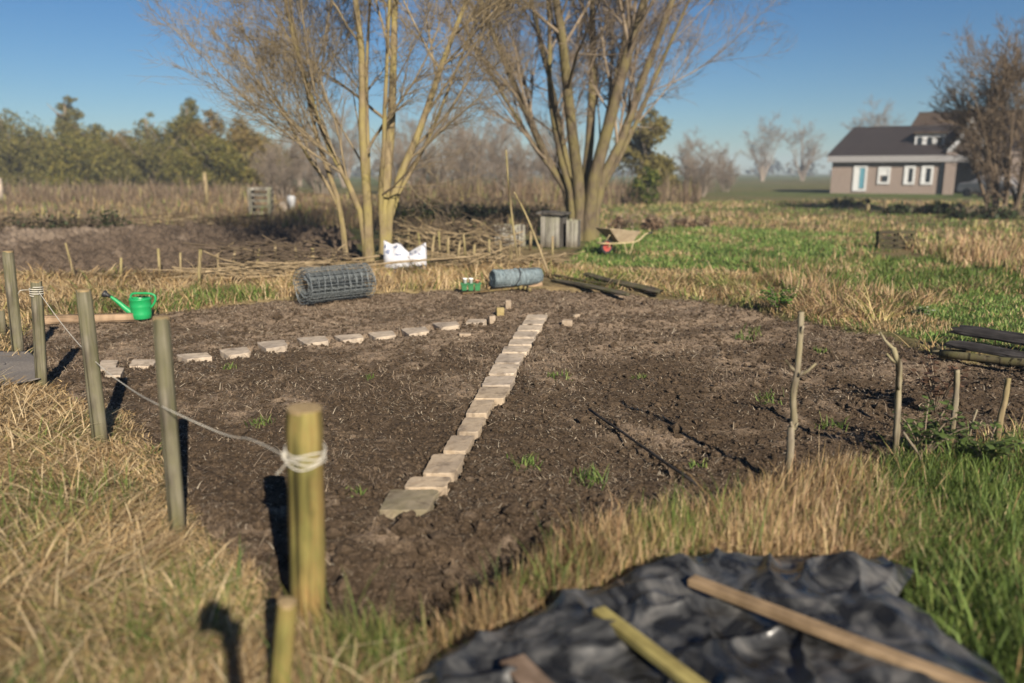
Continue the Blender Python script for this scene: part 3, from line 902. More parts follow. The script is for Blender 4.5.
LV2 = [(14, 0.18, 0.6, 0.40, 0.36, 8, 0.07, 0.05, 6), (11, 0.1, 0.6, 0.5, 0.5, 6, 0.09, 0.04, 4), (12, 0.1, 0.65, 0.5, 0.5, 5, 0.10, 0.03, 3), (3, 0.15, 0.6, 0.55, 0.6, 4, 0.1, 0.02, 3)]
bare_tree('willow_tree', 'large bare willow with a thick clustered trunk beside the wheelbarrow', 'tree', (b2.x, b2.y, 0), stems2, LV2, M_BARK2, M_TWIG, twmin=0.0038, squeeze=0.62, curve=True)
b3 = at(1006, 216)
stems3 = [(0.5 * math.cos(a), 0.5 * math.sin(a), 0.30 * math.cos(a) - 0.03, 0.30 * math.sin(a), random.uniform(5, 7.2), random.uniform(0.06, 0.12)) for a in np.linspace(0, 5.8, 11)]
SHRUB = bare_tree('bare_shrub', 'tall bare brown multi-stemmed shrub in front of the house', 'tree', (b3.x, b3.y, 0), stems3,
          [(13, 0.06, 0.55, 0.5, 0.5, 7, 0.07, 0.05, 5), (11, 0.08, 0.6, 0.5, 0.5, 5, 0.08, 0.05, 3), (7, 0.1, 0.6, 0.5, 0.5, 4, 0.1, 0.03, 3)], M_TWIGD, M_TWIGD, twmin=0.011)

# far bare trees: one prototype, copied
def copy_tree(o, parent=None):
    c = o.copy(); COL.objects.link(c)
    if parent is not None: c.parent = parent
    for ch in o.children: copy_tree(ch, c)
    return c
stf = [(0, 0, 0.02, 0, 4.2, 0.26), (0.1, 0, 0.25, 0.1, 7.5, 0.17), (-0.1, 0, -0.28, -0.1, 7.5, 0.17), (0, 0.1, 0.05, 0.3, 7.5, 0.17), (0, -.1, -0.05, -0.3, 7.5, 0.17), (0, 0, 0.0, 0.0, 8.5, 0.18)]
far_specs = [  # px, base py dist, scale, label
    (762, 150, 1.15, 'hazy round bare tree left of the house, leftmost of the far pair'), (802, 155, 1.1, 'hazy bare tree far off, between its twin and the house'),
    (872, 130, 1.25, 'faint bare treetop showing above the low roof of the house'),
    (300, 95, 0.85, 'grey bare tree far behind the willow by the wire roll, leftmost of its row'), (345, 90, 0.9, 'grey bare tree far behind the stems of the willow'), (410, 92, 0.85, 'bare tree far off, just right of the willow by the wire roll'),
    (455, 100, 1.0, 'bare tree far off between the two willows, left one'), (500, 96, 0.85, 'bare tree far off between the two willows, right one'),
    (690, 90, 0.6, 'low bare far tree right of the yellow-green bush'), (722, 96, 0.5, 'small bare far tree at the right foot of the large willow'), (545, 110, 0.8, 'bare tree far off behind the left side of the large willow')]
proto = None
for (px, D, s, lab) in far_specs:
    p = atY(px, 184, D)
    if proto is None:
        proto = bare_tree('bare_tree', lab, 'tree', (p.x, D, 0), stf,
            [(10, 0.3, 0.6, 0.42, 0.5, 6, 0.08, 0.03, 4), (8, 0.15, 0.7, 0.5, 0.5, 5, 0.1, 0.02, 3), (6, 0.15, 0.7, 0.5, 0.5, 4, 0.1, 0.0, 3)], M_TWIGF, M_TWIGF, 'bare trees on the horizon', 0.022)
        o = proto
    else:
        o = copy_tree(proto); o['label'] = lab
    o.location = (p.x, D, 0); o.scale = (s, s, s); o.rotation_euler = (0, 0, random.uniform(0, 6.2))

THICK = None
for (px, D, sc_, lab) in ((282, 46, 0.55, 'twiggy brown thicket between the hedge and the willow by the wire roll'), (322, 58, 0.75, 'grey-brown thicket far behind the left stems of the willow by the wire roll'),
        (432, 52, 0.62, 'brown thicket right of the willow by the wire roll'), (470, 60, 0.85, 'tall grey-brown thicket midway between the two willows'), (512, 50, 0.62, 'brown thicket just left of the large willow'),
        (556, 62, 0.7, 'thicket half hidden by the trunk of the large willow'), (700, 56, 0.5, 'low brown thicket right of the dark green bush'), (725, 70, 0.42, 'lowest brown thicket, last to the right of the large willow'), (396, 64, 0.7, 'thicket seen between the stems of the willow by the wire roll')):
    p = atY(px, 190, D)
    if THICK is None:
        THICK = o = bare_tree('bare_shrub', lab, 'bush', (0, 0, 0), stems3, [(13, 0.06, 0.55, 0.5, 0.5, 7, 0.07, 0.05, 4), (9, 0.08, 0.6, 0.5, 0.5, 5, 0.08, 0.05, 3), (6, 0.1, 0.6, 0.5, 0.5, 4, 0.1, 0.03, 3)], M_TWIGF, M_TWIGF, twmin=0.013)
    else:
        o = copy_tree(THICK)
    o.location = (p.x, D, 0); o.scale = (sc_ * 1.0, sc_ * 1.0, sc_ * 0.85); o.rotation_euler = (0, 0, random.uniform(0, 6.2))
    o['label'] = lab; o['group'] = 'bare thickets behind the willows'
# leafy olive trees
def leaf_cloud(lobes, n, size, cols, seedcol=None):
    """lobes: list of (c, r) ; quads spread through their shells and volumes with gaps"""
    lob = np.array([(*c, *(r if hasattr(r, '__len__') else (r, r, r))) for c, r in lobes])
    w = lob[:, 3] * lob[:, 4] * lob[:, 5]; w = w ** 0.7; w /= w.sum()
    k = RNG.choice(len(lob), n, p=w)
    u = RNG.normal(0, 1, (n, 3)); u /= np.linalg.norm(u, axis=1, keepdims=True)
    rr = RNG.random(n) ** 0.45 * RNG.uniform(0.8, 1.12, n)
    P = lob[k, :3] + u * rr[:, None] * lob[k, 3:]
    # clumping
    g = vnoise(P[:, 0] / (size * 9) + P[:, 2] / (size * 7), P[:, 1] / (size * 9) - P[:, 2] / (size * 11), 5)
    keep = RNG.random(n) < sstep(0.2, 0.6, g)
    P = P[keep]; n = len(P)
    a = RNG.normal(0, 1, (n, 3)); a /= np.linalg.norm(a, axis=1, keepdims=True)
    b = np.cross(a, RNG.normal(0, 1, (n, 3))); b /= np.linalg.norm(b, axis=1, keepdims=True)
    sz_ = size * RNG.uniform(0.6, 1.4, n)[:, None]
    V = np.stack([P - a * sz_, P + b * sz_ * 0.55, P + a * sz_, P - b * sz_ * 0.55], 1)
    V[:, 2, 2] -= 0.1 * sz_[:, 0]
    q = np.arange(n * 4).reshape(n, 4)
    col = pal(n, cols, 0.3)
    return V.reshape(-1, 3), q, np.repeat(col, 4, 0)

def leafy(name, label, cat, loc, h, wdt, n, size, cols, group=None, conic=0.0, trunk=True, low=0.05):
    t = thing(name, label, cat, loc, 0, group)
    lobes = []
    for i in range(13):
        f = low + (0.93 - low) * (i + 0.5) / 13
        rad = wdt * 0.5 * (math.sin(PI * min(1, f * 0.9 + 0.12)) ** 0.7) * (1 - conic * f)
        a = random.uniform(0, 6.28); off = rad * random.uniform(0.2, 0.75)
        r = max(rad * random.uniform(0.45, 0.75), wdt * 0.09)
        lobes.append(((off * math.cos(a), off * math.sin(a), f * h), (r, r, r * random.uniform(0.6, 0.95))))
    V, q, c = leaf_cloud(lobes, n, size, cols)
    nbuild('crown', V, q, None, M_LEAF, c, parent=t, smooth=False)
    if trunk:
        m = MB(); m.tube([(0, 0, -0.2), (0.05 * wdt, 0, h * 0.3), (0, 0.03 * wdt, h * 0.6), (0, 0, h * 0.88)], [0.03 * h, 0.022 * h, 0.014 * h, 0.004 * h], 7)
        for k in range(9):
            f = random.uniform(0.15, 0.75); a = random.uniform(0, 6.28); L = wdt * random.uniform(0.15, 0.28)
            m.tube([(0, 0, f * h), (L * 0.5 * math.cos(a), L * 0.5 * math.sin(a), f * h + 0.28 * L), (L * math.cos(a), L * math.sin(a), f * h + 0.8 * L)], [0.012 * h, 0.008 * h, 0.003 * h], 5)
        m.build('trunk', M_TWIG, t, True)
    return t
OLIVE = [(0.150, 0.130, 0.026), (0.11, 0.103, 0.022), (0.185, 0.150, 0.035), (0.08, 0.080, 0.02)]
DKOL = [(0.13, 0.115, 0.03), (0.09, 0.085, 0.024), (0.165, 0.14, 0.042)]
ORAN = [(0.17, 0.12, 0.033), (0.13, 0.10, 0.026), (0.20, 0.14, 0.045)]
hedge = [  # px, top py, width px, colours, n, what
    (-25, 112, 80, DKOL, 'dark olive tree at the left edge of the hedge'), (12, 108, 62, OLIVE, 'olive tree in the hedge just above the pale post at the left edge'),
    (48, 126, 70, OLIVE, 'low olive bush left of the tallest grey-green tree in the hedge'), (74, 88, 40, DKOL, 'tall narrow grey-green tree rising highest from the left hedge'),
    (100, 122, 66, OLIVE, 'mossy olive bush right of the tallest grey-green tree in the hedge'), (128, 128, 56, ORAN, 'orange-olive bush in the lowest dip of the hedge'),
    (152, 106, 34, DKOL, 'thin pale tree with an open crown in the middle of the hedge'), (168, 126, 60, OLIVE, 'olive bush below the thin open-crowned tree'),
    (193, 92, 46, OLIVE, 'tall olive tree with a pointed top in the right half of the hedge'), (216, 104, 42, ORAN, 'orange-tinted olive tree right of the pointed tree'),
    (240, 112, 56, ORAN, 'rounded orange-olive tree at the right end of the hedge'), (262, 132, 46, OLIVE, 'low olive bush ending the hedge beside the willow'),
    (82, 140, 90, OLIVE, 'broad low bush fronting the hedge under the tallest tree'), (150, 142, 90, DKOL, 'broad dark low bush fronting the middle of the hedge'), (20, 142, 90, DKOL, 'broad dark low bush fronting the left of the hedge'), (215, 140, 90, OLIVE, 'broad low bush fronting the right of the hedge')]
for i, (px, ty, wpx, cols, lab) in enumerate(hedge):
    D = 72 + (i * 7919 % 10) - (8 if ty >= 140 else 0)
    base = atY(px, 190, D); top = atY(px, ty, D)
    sc = D / FPX
    thin = 'thin' in lab
    leafy('hedge_tree', lab, 'tree', (base.x, D, 0), top.z, wpx * sc * 1.5, 4000 if thin else 15000, 0.125, cols, 'olive trees of the left hedge', 0.25, low=-0.04)
p = atY(648, 190, 55); top = atY(648, 104, 55)
leafy('weeping_willow', 'olive yellow-green tree behind the right of the large willow', 'tree', (p.x, 55, 0), top.z, 5.4, 9000, 0.13, [(0.14, 0.115, 0.03), (0.105, 0.09, 0.025), (0.17, 0.14, 0.04)], None, 0.3)
p = atY(646, 200, 42)
leafy('evergreen_bush', 'small dark green bush with a yellow-green side under the olive tree', 'bush', (p.x, 42, 0), 2.1, 2.2, 2600, 0.08, [(0.03, 0.05, 0.012), (0.055, 0.08, 0.013), (0.13, 0.14, 0.02)], None, 0.2)

# low dark brambles and heaps
BRM = [(0.035, 0.05, 0.018), (0.05, 0.06, 0.022), (0.07, 0.055, 0.03), (0.03, 0.035, 0.015)]
HEAP = [(0.2, 0.13, 0.085), (0.15, 0.10, 0.065), (0.24, 0.17, 0.11)]
def mound(name, lab, cat, px, py, wpx, hpx, cols, n, size, group=None):
    b = at(px, py); D = b.y; sc = D / FPX / math.cos(PITCH)
    t = thing(name, lab, cat, (b.x, b.y, 0), 0, group)
    w = wpx * sc; h = hpx * sc
    lobes = [((random.uniform(-0.42, 0.42) * w, random.uniform(-0.15, 0.15) * w, h * random.uniform(0.1, 0.45)), (w * random.uniform(0.12, 0.22), w * 0.15, h * random.uniform(0.35, 0.6))) for _ in range(9)]
    V, q, c = leaf_cloud(lobes, n, size, cols)
    V[:, 2] = np.maximum(V[:, 2], 0.01)
    nbuild('foliage' if cols is not HEAP else 'leaves', V, q, None, M_LEAF, c, parent=t, smooth=False)
    m = MB()
    for k in range(26):
        a = random.uniform(0, 6.28); x0 = random.uniform(-0.45, 0.45) * w; L = random.uniform(0.4, 1.0) * h * 1.5
        m.tube([(x0, random.uniform(-.1, .1) * w, -0.02), (x0 + 0.3 * L * math.cos(a), 0.3 * L * math.sin(a), 0.6 * L), (x0 + 0.8 * L * math.cos(a), 0.8 * L * math.sin(a), 0.75 * L)], [0.02, 0.014, 0.005], 4)
    m.build('stems', M_TWIG, t, True)
    return t
for args in (('bramble', 'dark green bramble patch behind the ploughed earth at far left', 'bramble', 70, 232, 120, 24, BRM, 1500, 0.07),
             ('bramble', 'dark bramble patch behind the brushwood heap', 'bramble', 440, 224, 110, 26, BRM, 1600, 0.07),
             ('bramble', 'dark bramble patch just left of the tall wooden compost box', 'bramble', 515, 222, 80, 24, BRM, 1300, 0.07),
             ('bramble', 'dark low bramble patch right in front of the house', 'bramble', 930, 214, 90, 14, BRM, 1500, 0.12),
             ('bramble', 'dark low bramble patch at the foot of the tall brown shrub', 'bramble', 1000, 219, 90, 15, BRM, 1500, 0.12),
             ('bramble', 'small dark bramble below the white house door', 'bramble', 850, 207, 40, 10, BRM, 700, 0.12)):
    mound(*args, 'dark brambles')
mound('leaf_heap', 'reddish brown heap of dead leaves on the lawn beyond the wheelbarrow', 'leaf heap', 640, 231, 52, 20, HEAP, 1800, 0.06)
mound('leaf_heap', 'smaller brown leaf heap at the back of the lawn', 'leaf heap', 690, 228, 44, 12, HEAP, 1200, 0.06)

# far woods on the horizon: reads as one mass
def far_woods():
    lobes = []
    for x in np.arange(-420, 520, 9):
        d = 330 + 40 * math.sin(x * 0.013)
        hh = random.uniform(2.5, 6)
        lobes.append(((x, d + random.uniform(-10, 10), hh * 0.5), (8, 6, hh)))
    V, q, c = leaf_cloud(lobes, 9000, 1.3, [(0.10, 0.085, 0.05), (0.07, 0.07, 0.04)])
    V[:, 2] = np.maximum(V[:, 2], 0.05)
    tag(nbuild('far_woods', V, q, None, M_LEAF, c, smooth=False), 'low blue-grey line of woods on the horizon', 'woods', kind='stuff')
far_woods()

# ------------------------------------------------------------------ house
def brick_mat(name, c1, c2, mortar):
    m, nt, b = mat(name, 0.9, 0.1)
    bt = nt.nodes.new('ShaderNodeTexBrick')
    v = coords(nt); mp = nt.nodes.new('ShaderNodeMapping'); mp.inputs['Rotation'].default_value = (PI / 2, 0, 0)
    nt.links.new(v, mp.inputs['Vector']); nt.links.new(mp.outputs[0], bt.inputs['Vector'])
    bt.inputs['Color1'].default_value = (*c1, 1); bt.inputs['Color2'].default_value = (*c2, 1); bt.inputs['Mortar'].default_value = (*mortar, 1)
    bt.inputs['Scale'].default_value = 4.5; bt.inputs['Mortar Size'].default_value = 0.012
    nt.links.new(bt.outputs['Color'], b.inputs['Base Color'])
    return m
M_BRICK = brick_mat('red_brick', (0.205, 0.158, 0.13), (0.17, 0.132, 0.11), (0.30, 0.265, 0.23))
M_ROOF = noisy('dark_roof_tiles', (0.020, 0.015, 0.014), (0.036, 0.028, 0.026), 6, 0.8, 0.2, (0.3, 1, 4), 0.6, 0.05)
M_ROOF2 = noisy('brown_roof_tiles', (0.045, 0.030, 0.02), (0.07, 0.048, 0.032), 6, 0.8, 0.2, (0.3, 1, 4), 0.6, 0.05)
M_WHITE = noisy('white_paint', (0.42, 0.42, 0.41), (0.50, 0.50, 0.49), 8, 0.5, 0.4, bs=0)
M_GREYW = noisy('pale_grey_fascia', (0.20, 0.19, 0.185), (0.24, 0.23, 0.225), 8, 0.6, 0.3, bs=0)
M_DKT = noisy('dark_timber', (0.05, 0.035, 0.025), (0.09, 0.065, 0.045), 9, 0.8, 0.2, (1, 1, 0.2))
def glass_mat(name, c):
    m, nt, b = mat(name, 0.06, 0.5); b.inputs['Base Color'].default_value = (*c, 1); return m
M_GLASS = glass_mat('window_glass', (0.02, 0.025, 0.03))
M_TEAL = glass_mat('tinted_door_glass', (0.09, 0.22, 0.27))

def house():
    Y0 = 65.0; TH = math.radians(25); Y = 0.0
    C0 = atY(829, 180, Y0); C0.z = 0
    nrm = Vector((math.sin(TH), math.cos(TH), 0)); u_ = Vector((math.cos(TH), -math.sin(TH), 0))
    def W(px, py, d=0.0):      # where a picture point meets the plane d metres behind the facade, in house coordinates
        r = Vector(ray(px, py)); e = Vector((0, 0, EYE))
        t = (C0 + nrm * d - e).dot(nrm) / r.dot(nrm)
        p = e + r * t - C0
        return Vector((p.dot(u_), d, p.z))
    xl = W(831, 180).x; xm = W(951, 180).x
    zb = -0.1; ze = W(850, 161).z; zeave = W(850, 156.5).z; zr = W(880, 128, Y + 5).z
    t = thing('brick_house', 'low brick house with dark tiled roofs, white windows and a dormer', 'house', C0, -TH)
    def P(x, y, z): return (x, y, z)
    m = MB(); m.box(P((xl + xm) / 2, Y + 4.5, (zb + ze) / 2), (xm - xl, 9, ze - zb)); m.build('wall', M_BRICK, t)
    # fascia / gutter band
    xe = W(985, 158).x
    m = MB(); m.box(P((xl - 0.35 + xe) / 2, Y - 0.35, (ze + zeave) / 2 - 0.03), (xe - xl + 0.35, 0.30, zeave - ze + 0.12)); m.build('fascia', M_GREYW, t)
    # low hipped roof
    xr0 = W(853, 128, Y + 5).x
    e = 0.5
    z0 = zeave; A = [P(xl - e, Y - e, z0), P(xe + 6, Y - e, z0), P(xe + 6, Y + 9 + e, z0), P(xl - e, Y + 9 + e, z0)]
    r1 = P(xr0, Y + 4.5, zr); r2 = P(xe + 6, Y + 4.5, zr)
    m = MB(); m.add(A + [r1, r2], [(0, 1, 5, 4), (2, 3, 4, 5), (3, 0, 4), (1, 2, 5), (0, 3, 2, 1)])
    ro = m.build('roof', M_ROOF, t)
    # ridge tiles
    m = MB(); m.tube([Vector(r1), Vector(r2)], 0.12, 6); m.build('ridge', M_ROOF, ro)
    # taller main roof to the right
    Y2 = Y + 1.0
    zr2 = W(960, 112, Y2 + 5).z; xa = W(898, 142, Y2 + 1).x; xb = W(919, 112, Y2 + 5).x; xend = W(1075, 112, Y2).x
    zl = W(908, 146, Y2 + 0.6).z
    m = MB()
    B = [P(xa, Y2 + 1, zl), P(xend, Y2 + 1, zl), P(xend, Y2 + 10, zl), P(xa, Y2 + 10, zl)]
    m.add(B + [P(xb, Y2 + 5.5, zr2), P(xend, Y2 + 5.5, zr2)], [(0, 1, 5, 4), (2, 3, 4, 5), (3, 0, 4), (1, 2, 5), (0, 3, 2, 1)])
    r2_ = m.build('roof', M_ROOF2, t); r2_['label'] = 'taller brown tiled roof'
    m = MB(); m.tube([P(xb, Y2 + 5.5, zr2), P(xend, Y2 + 5.5, zr2)], 0.13, 6); m.build('ridge', M_ROOF2, r2_)
    # chimney on the taller roof
    # wall below the taller part (set back: carport)
    x1 = W(951, 180).x
    m = MB(); m.box(P((x1 + xend) / 2, Y + 7, (zb + zl) / 2), (xend - x1, 6, zl - zb)); w2 = m.build('wall', M_BRICK, t)
    # dormer
    dx0 = W(914, 150, Y + 1.4).x; dx1 = W(944, 150, Y + 1.4).x; dz0 = W(920, 151, Y + 1.4).z; dz1 = W(920, 134, Y + 1.4).z
    m = MB(); m.box(P((dx0 + dx1) / 2, Y + 3.4, (dz0 + dz1) / 2), (dx1 - dx0, 4.0, dz1 - dz0)); d = m.build('dormer', M_WHITE, t)
    m = MB(); m.box(P((dx0 + dx1) / 2, Y + 3.3, dz1 + 0.08), (dx1 - dx0 + 0.3, 4.3, 0.16)); m.build('dormer_roof', M_ROOF2, d)
    for k in range(3):
        cx = dx0 + (dx1 - dx0) * (k + 0.5) / 3
        m = MB(); m.box(P(cx, Y + 1.385, (dz0 + dz1) / 2 + 0.08), ((dx1 - dx0) / 3 * 0.5, 0.04, (dz1 - dz0) * 0.5)); m.build('pane', M_GLASS, d)
    # gable with white bargeboard, projecting over the carport
    gx0 = W(947, 153, Y - 0.2).x; gz0 = W(947, 152, Y - 0.2).z; gxa = W(972, 119, Y - 0.2).x; gza = W(972, 119, Y - 0.2).z
    gx1 = 2 * gxa - gx0
    yb = Y + 5
    m = MB(); m.add([P(gx0, Y - 0.3, gz0), P(gxa, Y - 0.3, gza), P(gx1, Y - 0.3, gz0), P(gx0, yb, gz0), P(gxa, yb, gza), P(gx1, yb, gz0)],
          [(0, 3, 4, 1), (1, 4, 5, 2), (0, 2, 5, 3), (3, 5, 4)])
    g = m.build('gable', M_ROOF2, t)
    m = MB(); m.add([P(gx0 + 0.3, Y - 0.1, gz0), P(gxa, Y - 0.1, gza - 0.35), P(gx1 - 0.3, Y - 0.1, gz0)], [(0, 2, 1)])
    m.add([P(gx0 + 0.3, Y + 0.1, gz0), P(gxa, Y + 0.1, gza - 0.35), P(gx1 - 0.3, Y + 0.1, gz0)], [(0, 1, 2)])
    m.build('gable_boards', M_DKT, g)
    m = MB()
    for s in (0, 1):
        a = Vector(P(gx0 if s == 0 else gx1, Y - 0.36, gz0 - 0.1)); bb = Vector(P(gxa, Y - 0.36, gza))
        mid = (a + bb) / 2 + Vector((0, 0, -0.28))
        cs = [a, mid, bb]
        cs = catmull(cs, 6)
        for i in range(len(cs) - 1):
            up = Vector((0, 0, 0.5)); th = Vector((0, 0.12, 0))
            q0, q1 = cs[i], cs[i + 1]
            m.hexa([q0 - up * .5, q1 - up * .5, q1 - up * .5 + th, q0 - up * .5 + th], [q0 + up * .5, q1 + up * .5, q1 + up * .5 + th, q0 + up * .5 + th])
    m.build('bargeboard', M_WHITE, g)
    # lit brick pier and posts of the carport
    for k, px in enumerate((949, 1012)):
        c = W(px, 180, Y - 0.1)
        m = MB(); m.box(P(c.x, Y - 0.15, (zb + gz0) / 2), (0.75, 0.5, gz0 - zb)); m.build('pier', M_BRICK, t)
    m = MB(); c = W(941, 180); m.tube([P(c.x, Y - 0.1, zb), P(c.x, Y - 0.1, ze)], 0.07, 8); m.build('downpipe', M_GREYW, t)
    # dark panel across the back of the carport
    c0 = W(955, 180).x; c1 = W(1010, 180).x
    m = MB(); m.box(P((c0 + c1) / 2, Y + 3.8, (zb + gz0) / 2), (c1 - c0, 0.2, gz0 - zb)); m.build('carport_back', M_DKT, t)
    # door
    def opening(name, x0, x1, y0, y1, panes, glass):
        a = W(x0, y1); b = W(x1, y0); w = b.x - a.x; h = b.z - a.z; cx = (a.x + b.x) / 2; cz = (a.z + b.z) / 2
        m = MB(); fr = 0.16
        m.box(P(cx - w / 2 + fr / 2, Y - 0.03, cz), (fr, 0.16, h)); m.box(P(cx + w / 2 - fr / 2, Y - 0.03, cz), (fr, 0.16, h))
        m.box(P(cx, Y - 0.028, cz + h / 2 - fr / 2), (w - 2 * fr, 0.15, fr)); m.box(P(cx, Y - 0.028, cz - h / 2 + fr / 2), (w - 2 * fr, 0.15, fr))
        f = m.build(name, M_WHITE, t)
        for (fx0, fx1, fz0, fz1, mt) in panes:
            m = MB(); iw = w - 2 * fr; ih = h - 2 * fr
            m.box(P(cx - iw / 2 + iw * (fx0 + fx1) / 2, Y - 0.02, cz - ih / 2 + ih * (fz0 + fz1) / 2), (iw * (fx1 - fx0), 0.08, ih * (fz1 - fz0)))
            m.build('pane' if mt in (M_GLASS, M_TEAL) else 'panel', mt, f)
        return f
    opening('door', 852, 868, 165.5, 191, [(0, 0.42, 0, 1, M_WHITE), (0.44, 1, 0.04, 1, M_TEAL)], M_TEAL)
    for (x0, x1, y0, y1, pn) in ((877, 891, 167, 184, [(0.02, 1, 0.5, 1, M_WHITE), (0.3, 1, 0, 0.48, M_GLASS)]),
                                 (903, 916, 166, 184.5, [(0.34, 1, 0, 1, M_GLASS), (0, 0.3, 0, 1, M_WHITE)]),
                                 (920, 934, 166, 184.5, [(0.34, 1, 0, 1, M_GLASS), (0, 0.3, 0, 1, M_WHITE)])):
        opening('window', x0, x1, y0, y1, pn, M_GLASS)
    return t
house()

def parked_car():
    c = atY(983, 195, 55.0)
    t = thing('parked_car', 'pale small car parked by the carport, half behind the brown shrub', 'car', (c.x + 0.6, 55.0, 0), -1.1)
    prof = [(-2.0, 0.35), (-2.05, 0.75), (-1.9, 0.95), (-1.15, 1.02), (-0.6, 1.42), (0.7, 1.46), (1.5, 1.0), (2.0, 0.92), (2.1, 0.6), (2.05, 0.35)]
    m = MB(); n = len(prof)
    vs = [(x, -0.82 + (0.12 if z > 1.1 else 0), z) for x, z in prof] + [(x, 0.82 - (0.12 if z > 1.1 else 0), z) for x, z in prof]
    m.add(vs, [tuple(range(n)), tuple(range(2 * n - 1, n - 1, -1))] + [(i, i + n, (i + 1) % n + n, (i + 1) % n) for i in range(n)])
    m.build('body', M_GREYW, t, bevel=0.06)
    m = MB()
    for s in (-1, 1):
        m.add([(-0.95, s * 0.80, 1.06), (1.25, s * 0.80, 1.06), (0.65, s * 0.715, 1.38), (-0.55, s * 0.715, 1.38)], [(0, 1, 2, 3)])
    m.build('window', M_GLASS, t)
    for x in (-1.25, 1.3):
        for y in (-0.75, 0.75):
            m = MB(); m.tube([(x, y - 0.1, 0.31), (x, y + 0.1, 0.31)], 0.31, 18); m.build('wheel', M_RUB, t)
M_RUB = noisy('black_rubber', (0.015, 0.015, 0.015), (0.03, 0.03, 0.03), 20, 0.7, 0.3, bs=0)
parked_car()

# ------------------------------------------------------------------ posts
M_BLKPL = noisy('black_plastic', (0.012, 0.012, 0.013), (0.025, 0.025, 0.026), 12, 0.45, 0.4, bs=0)
M_POST0 = wood('pressure_treated_post', (0.085, 0.080, 0.022), (0.26, 0.235, 0.075), (0.23, 0.13, 0.05), 0.30, grain=38)
M_POST = wood('weathered_post', (0.070, 0.063, 0.048), (0.225, 0.20, 0.155), (0.115, 0.112, 0.042), 0.4, grain=42)
M_POSTEND = noisy('post_end_grain', (0.20, 0.14, 0.07), (0.32, 0.24, 0.13), 60, 0.9, 0.1)
M_ROPE = noisy('white_rope', (0.36, 0.335, 0.28), (0.52, 0.49, 0.42), 220, 0.85, 0.15, bs=0.6, bd=0.002)
M_STAKE = wood('peeled_stake', (0.18, 0.135, 0.075), (0.36, 0.28, 0.17), (0.22, 0.19, 0.075), 0.3)
M_STAKEG = wood('lichened_stake', (0.15, 0.125, 0.09), (0.34, 0.29, 0.225), (0.22, 0.195, 0.08), 0.3)

def make_post(label, bpx, bpy, tpx, tpy, wpx, mt=M_POST, name='fence_post', group='fence posts along the left bank', square=False, lean_y=0.0, slant=0.0, k=40):
    b = at(bpx, bpy); t = atY(tpx, tpy, b.y + lean_y)
    D = (b.y * math.cos(PITCH) + (EYE - 0.4) * math.sin(PITCH)); r = wpx / 2 * D / FPX
    axis = (t - b); H = axis.length
    o = thing(name, label, 'post', b, 0, group)
    q = Vector((0, 0, 1)).rotation_difference(axis.normalized())
    m = MB(); n = 14; GRV = RNG.random(64)
    GRV[RNG.integers(0, 64, 3)] = -1.2
    ph = random.uniform(0, 10)
    for i in range(n + 1):
        f = i / n; z = -0.15 + (H + 0.15) * f
        for j in range(k):
            a = 2 * PI * j / k
            rr = r * (1 + 0.05 * math.sin(2 * a + ph) + 0.025 * math.sin(3 * a + ph * 2 + f * 4) + random.uniform(-0.018, 0.018)) * (1.03 - 0.06 * f)
            rr *= 1 + 0.035 * (float(GRV[int(a / (2 * PI) * 64) % 64]) - 0.5) * 2
            if square: rr = r * 1.06 / max(abs(math.cos(a + .01)), abs(math.sin(a + .01))) ** 0.9 * (1 + random.uniform(-0.01, 0.01))
            if i == n: rr *= 0.94
            zz = z + (slant * rr * math.cos(a) if i >= n - 1 else 0) + (0 if i < n else 0.006)
            m.v.append((rr * math.cos(a), rr * math.sin(a), zz))
    for i in range(n):
        for j in range(k):
            m.f.append((i * k + j, i * k + (j + 1) % k, (i + 1) * k + (j + 1) % k, (i + 1) * k + j))
    sh = m.build('shaft', mt, o, True)
    sh.rotation_mode = 'QUATERNION'; sh.rotation_quaternion = q
    # end-grain cap, its own mesh on the cut top
    m = MB()
    m.v = [(r * 0.925 * math.cos(2 * PI * j / k), r * 0.925 * math.sin(2 * PI * j / k), H + 0.009 + slant * r * .9 * math.cos(2 * PI * j / k)) for j in range(k)] + [(0, 0, H + 0.011)]
    m.f = [(j, (j + 1) % k, k) for j in range(k)]
    m.v += [(v[0] * 0.98, v[1] * 0.98, v[2] - 0.012) for v in m.v[:k]]
    m.f += [(j, k + 1 + j, k + 1 + (j + 1) % k, (j + 1) % k) for j in range(k)]
    c = m.build('end_grain', M_POSTEND, o, False); c.rotation_mode = 'QUATERNION'; c.rotation_quaternion = q
    return b, t, r

p0 = make_post('thick round yellow-green post at the front with rope wound round its top', 308, 625, 304.5, 410, 36, M_POST0, k=48)
pA = make_post('grey-green post with a pale sawn top standing second nearest on the left', 178, 532, 161, 319, 16.6)
pB = make_post('leaning grey post whose top crosses the end of the plank', 101, 446, 83.5, 291, 13.7)
pC = make_post('grey post with white rope wound round its top near the left edge', 42, 388, 36, 282, 10.4)
pD = make_post('leaning post nearest the left edge, just left of the roped grey post', 19, 361, 8, 252, 10.0)
make_post('short post cut off by the left edge of the picture', 3, 336, 1, 310, 6)
make_post('short yellow-green stub of a post in front of the thick roped post', 277, 720, 287, 604, 20, M_POST0)
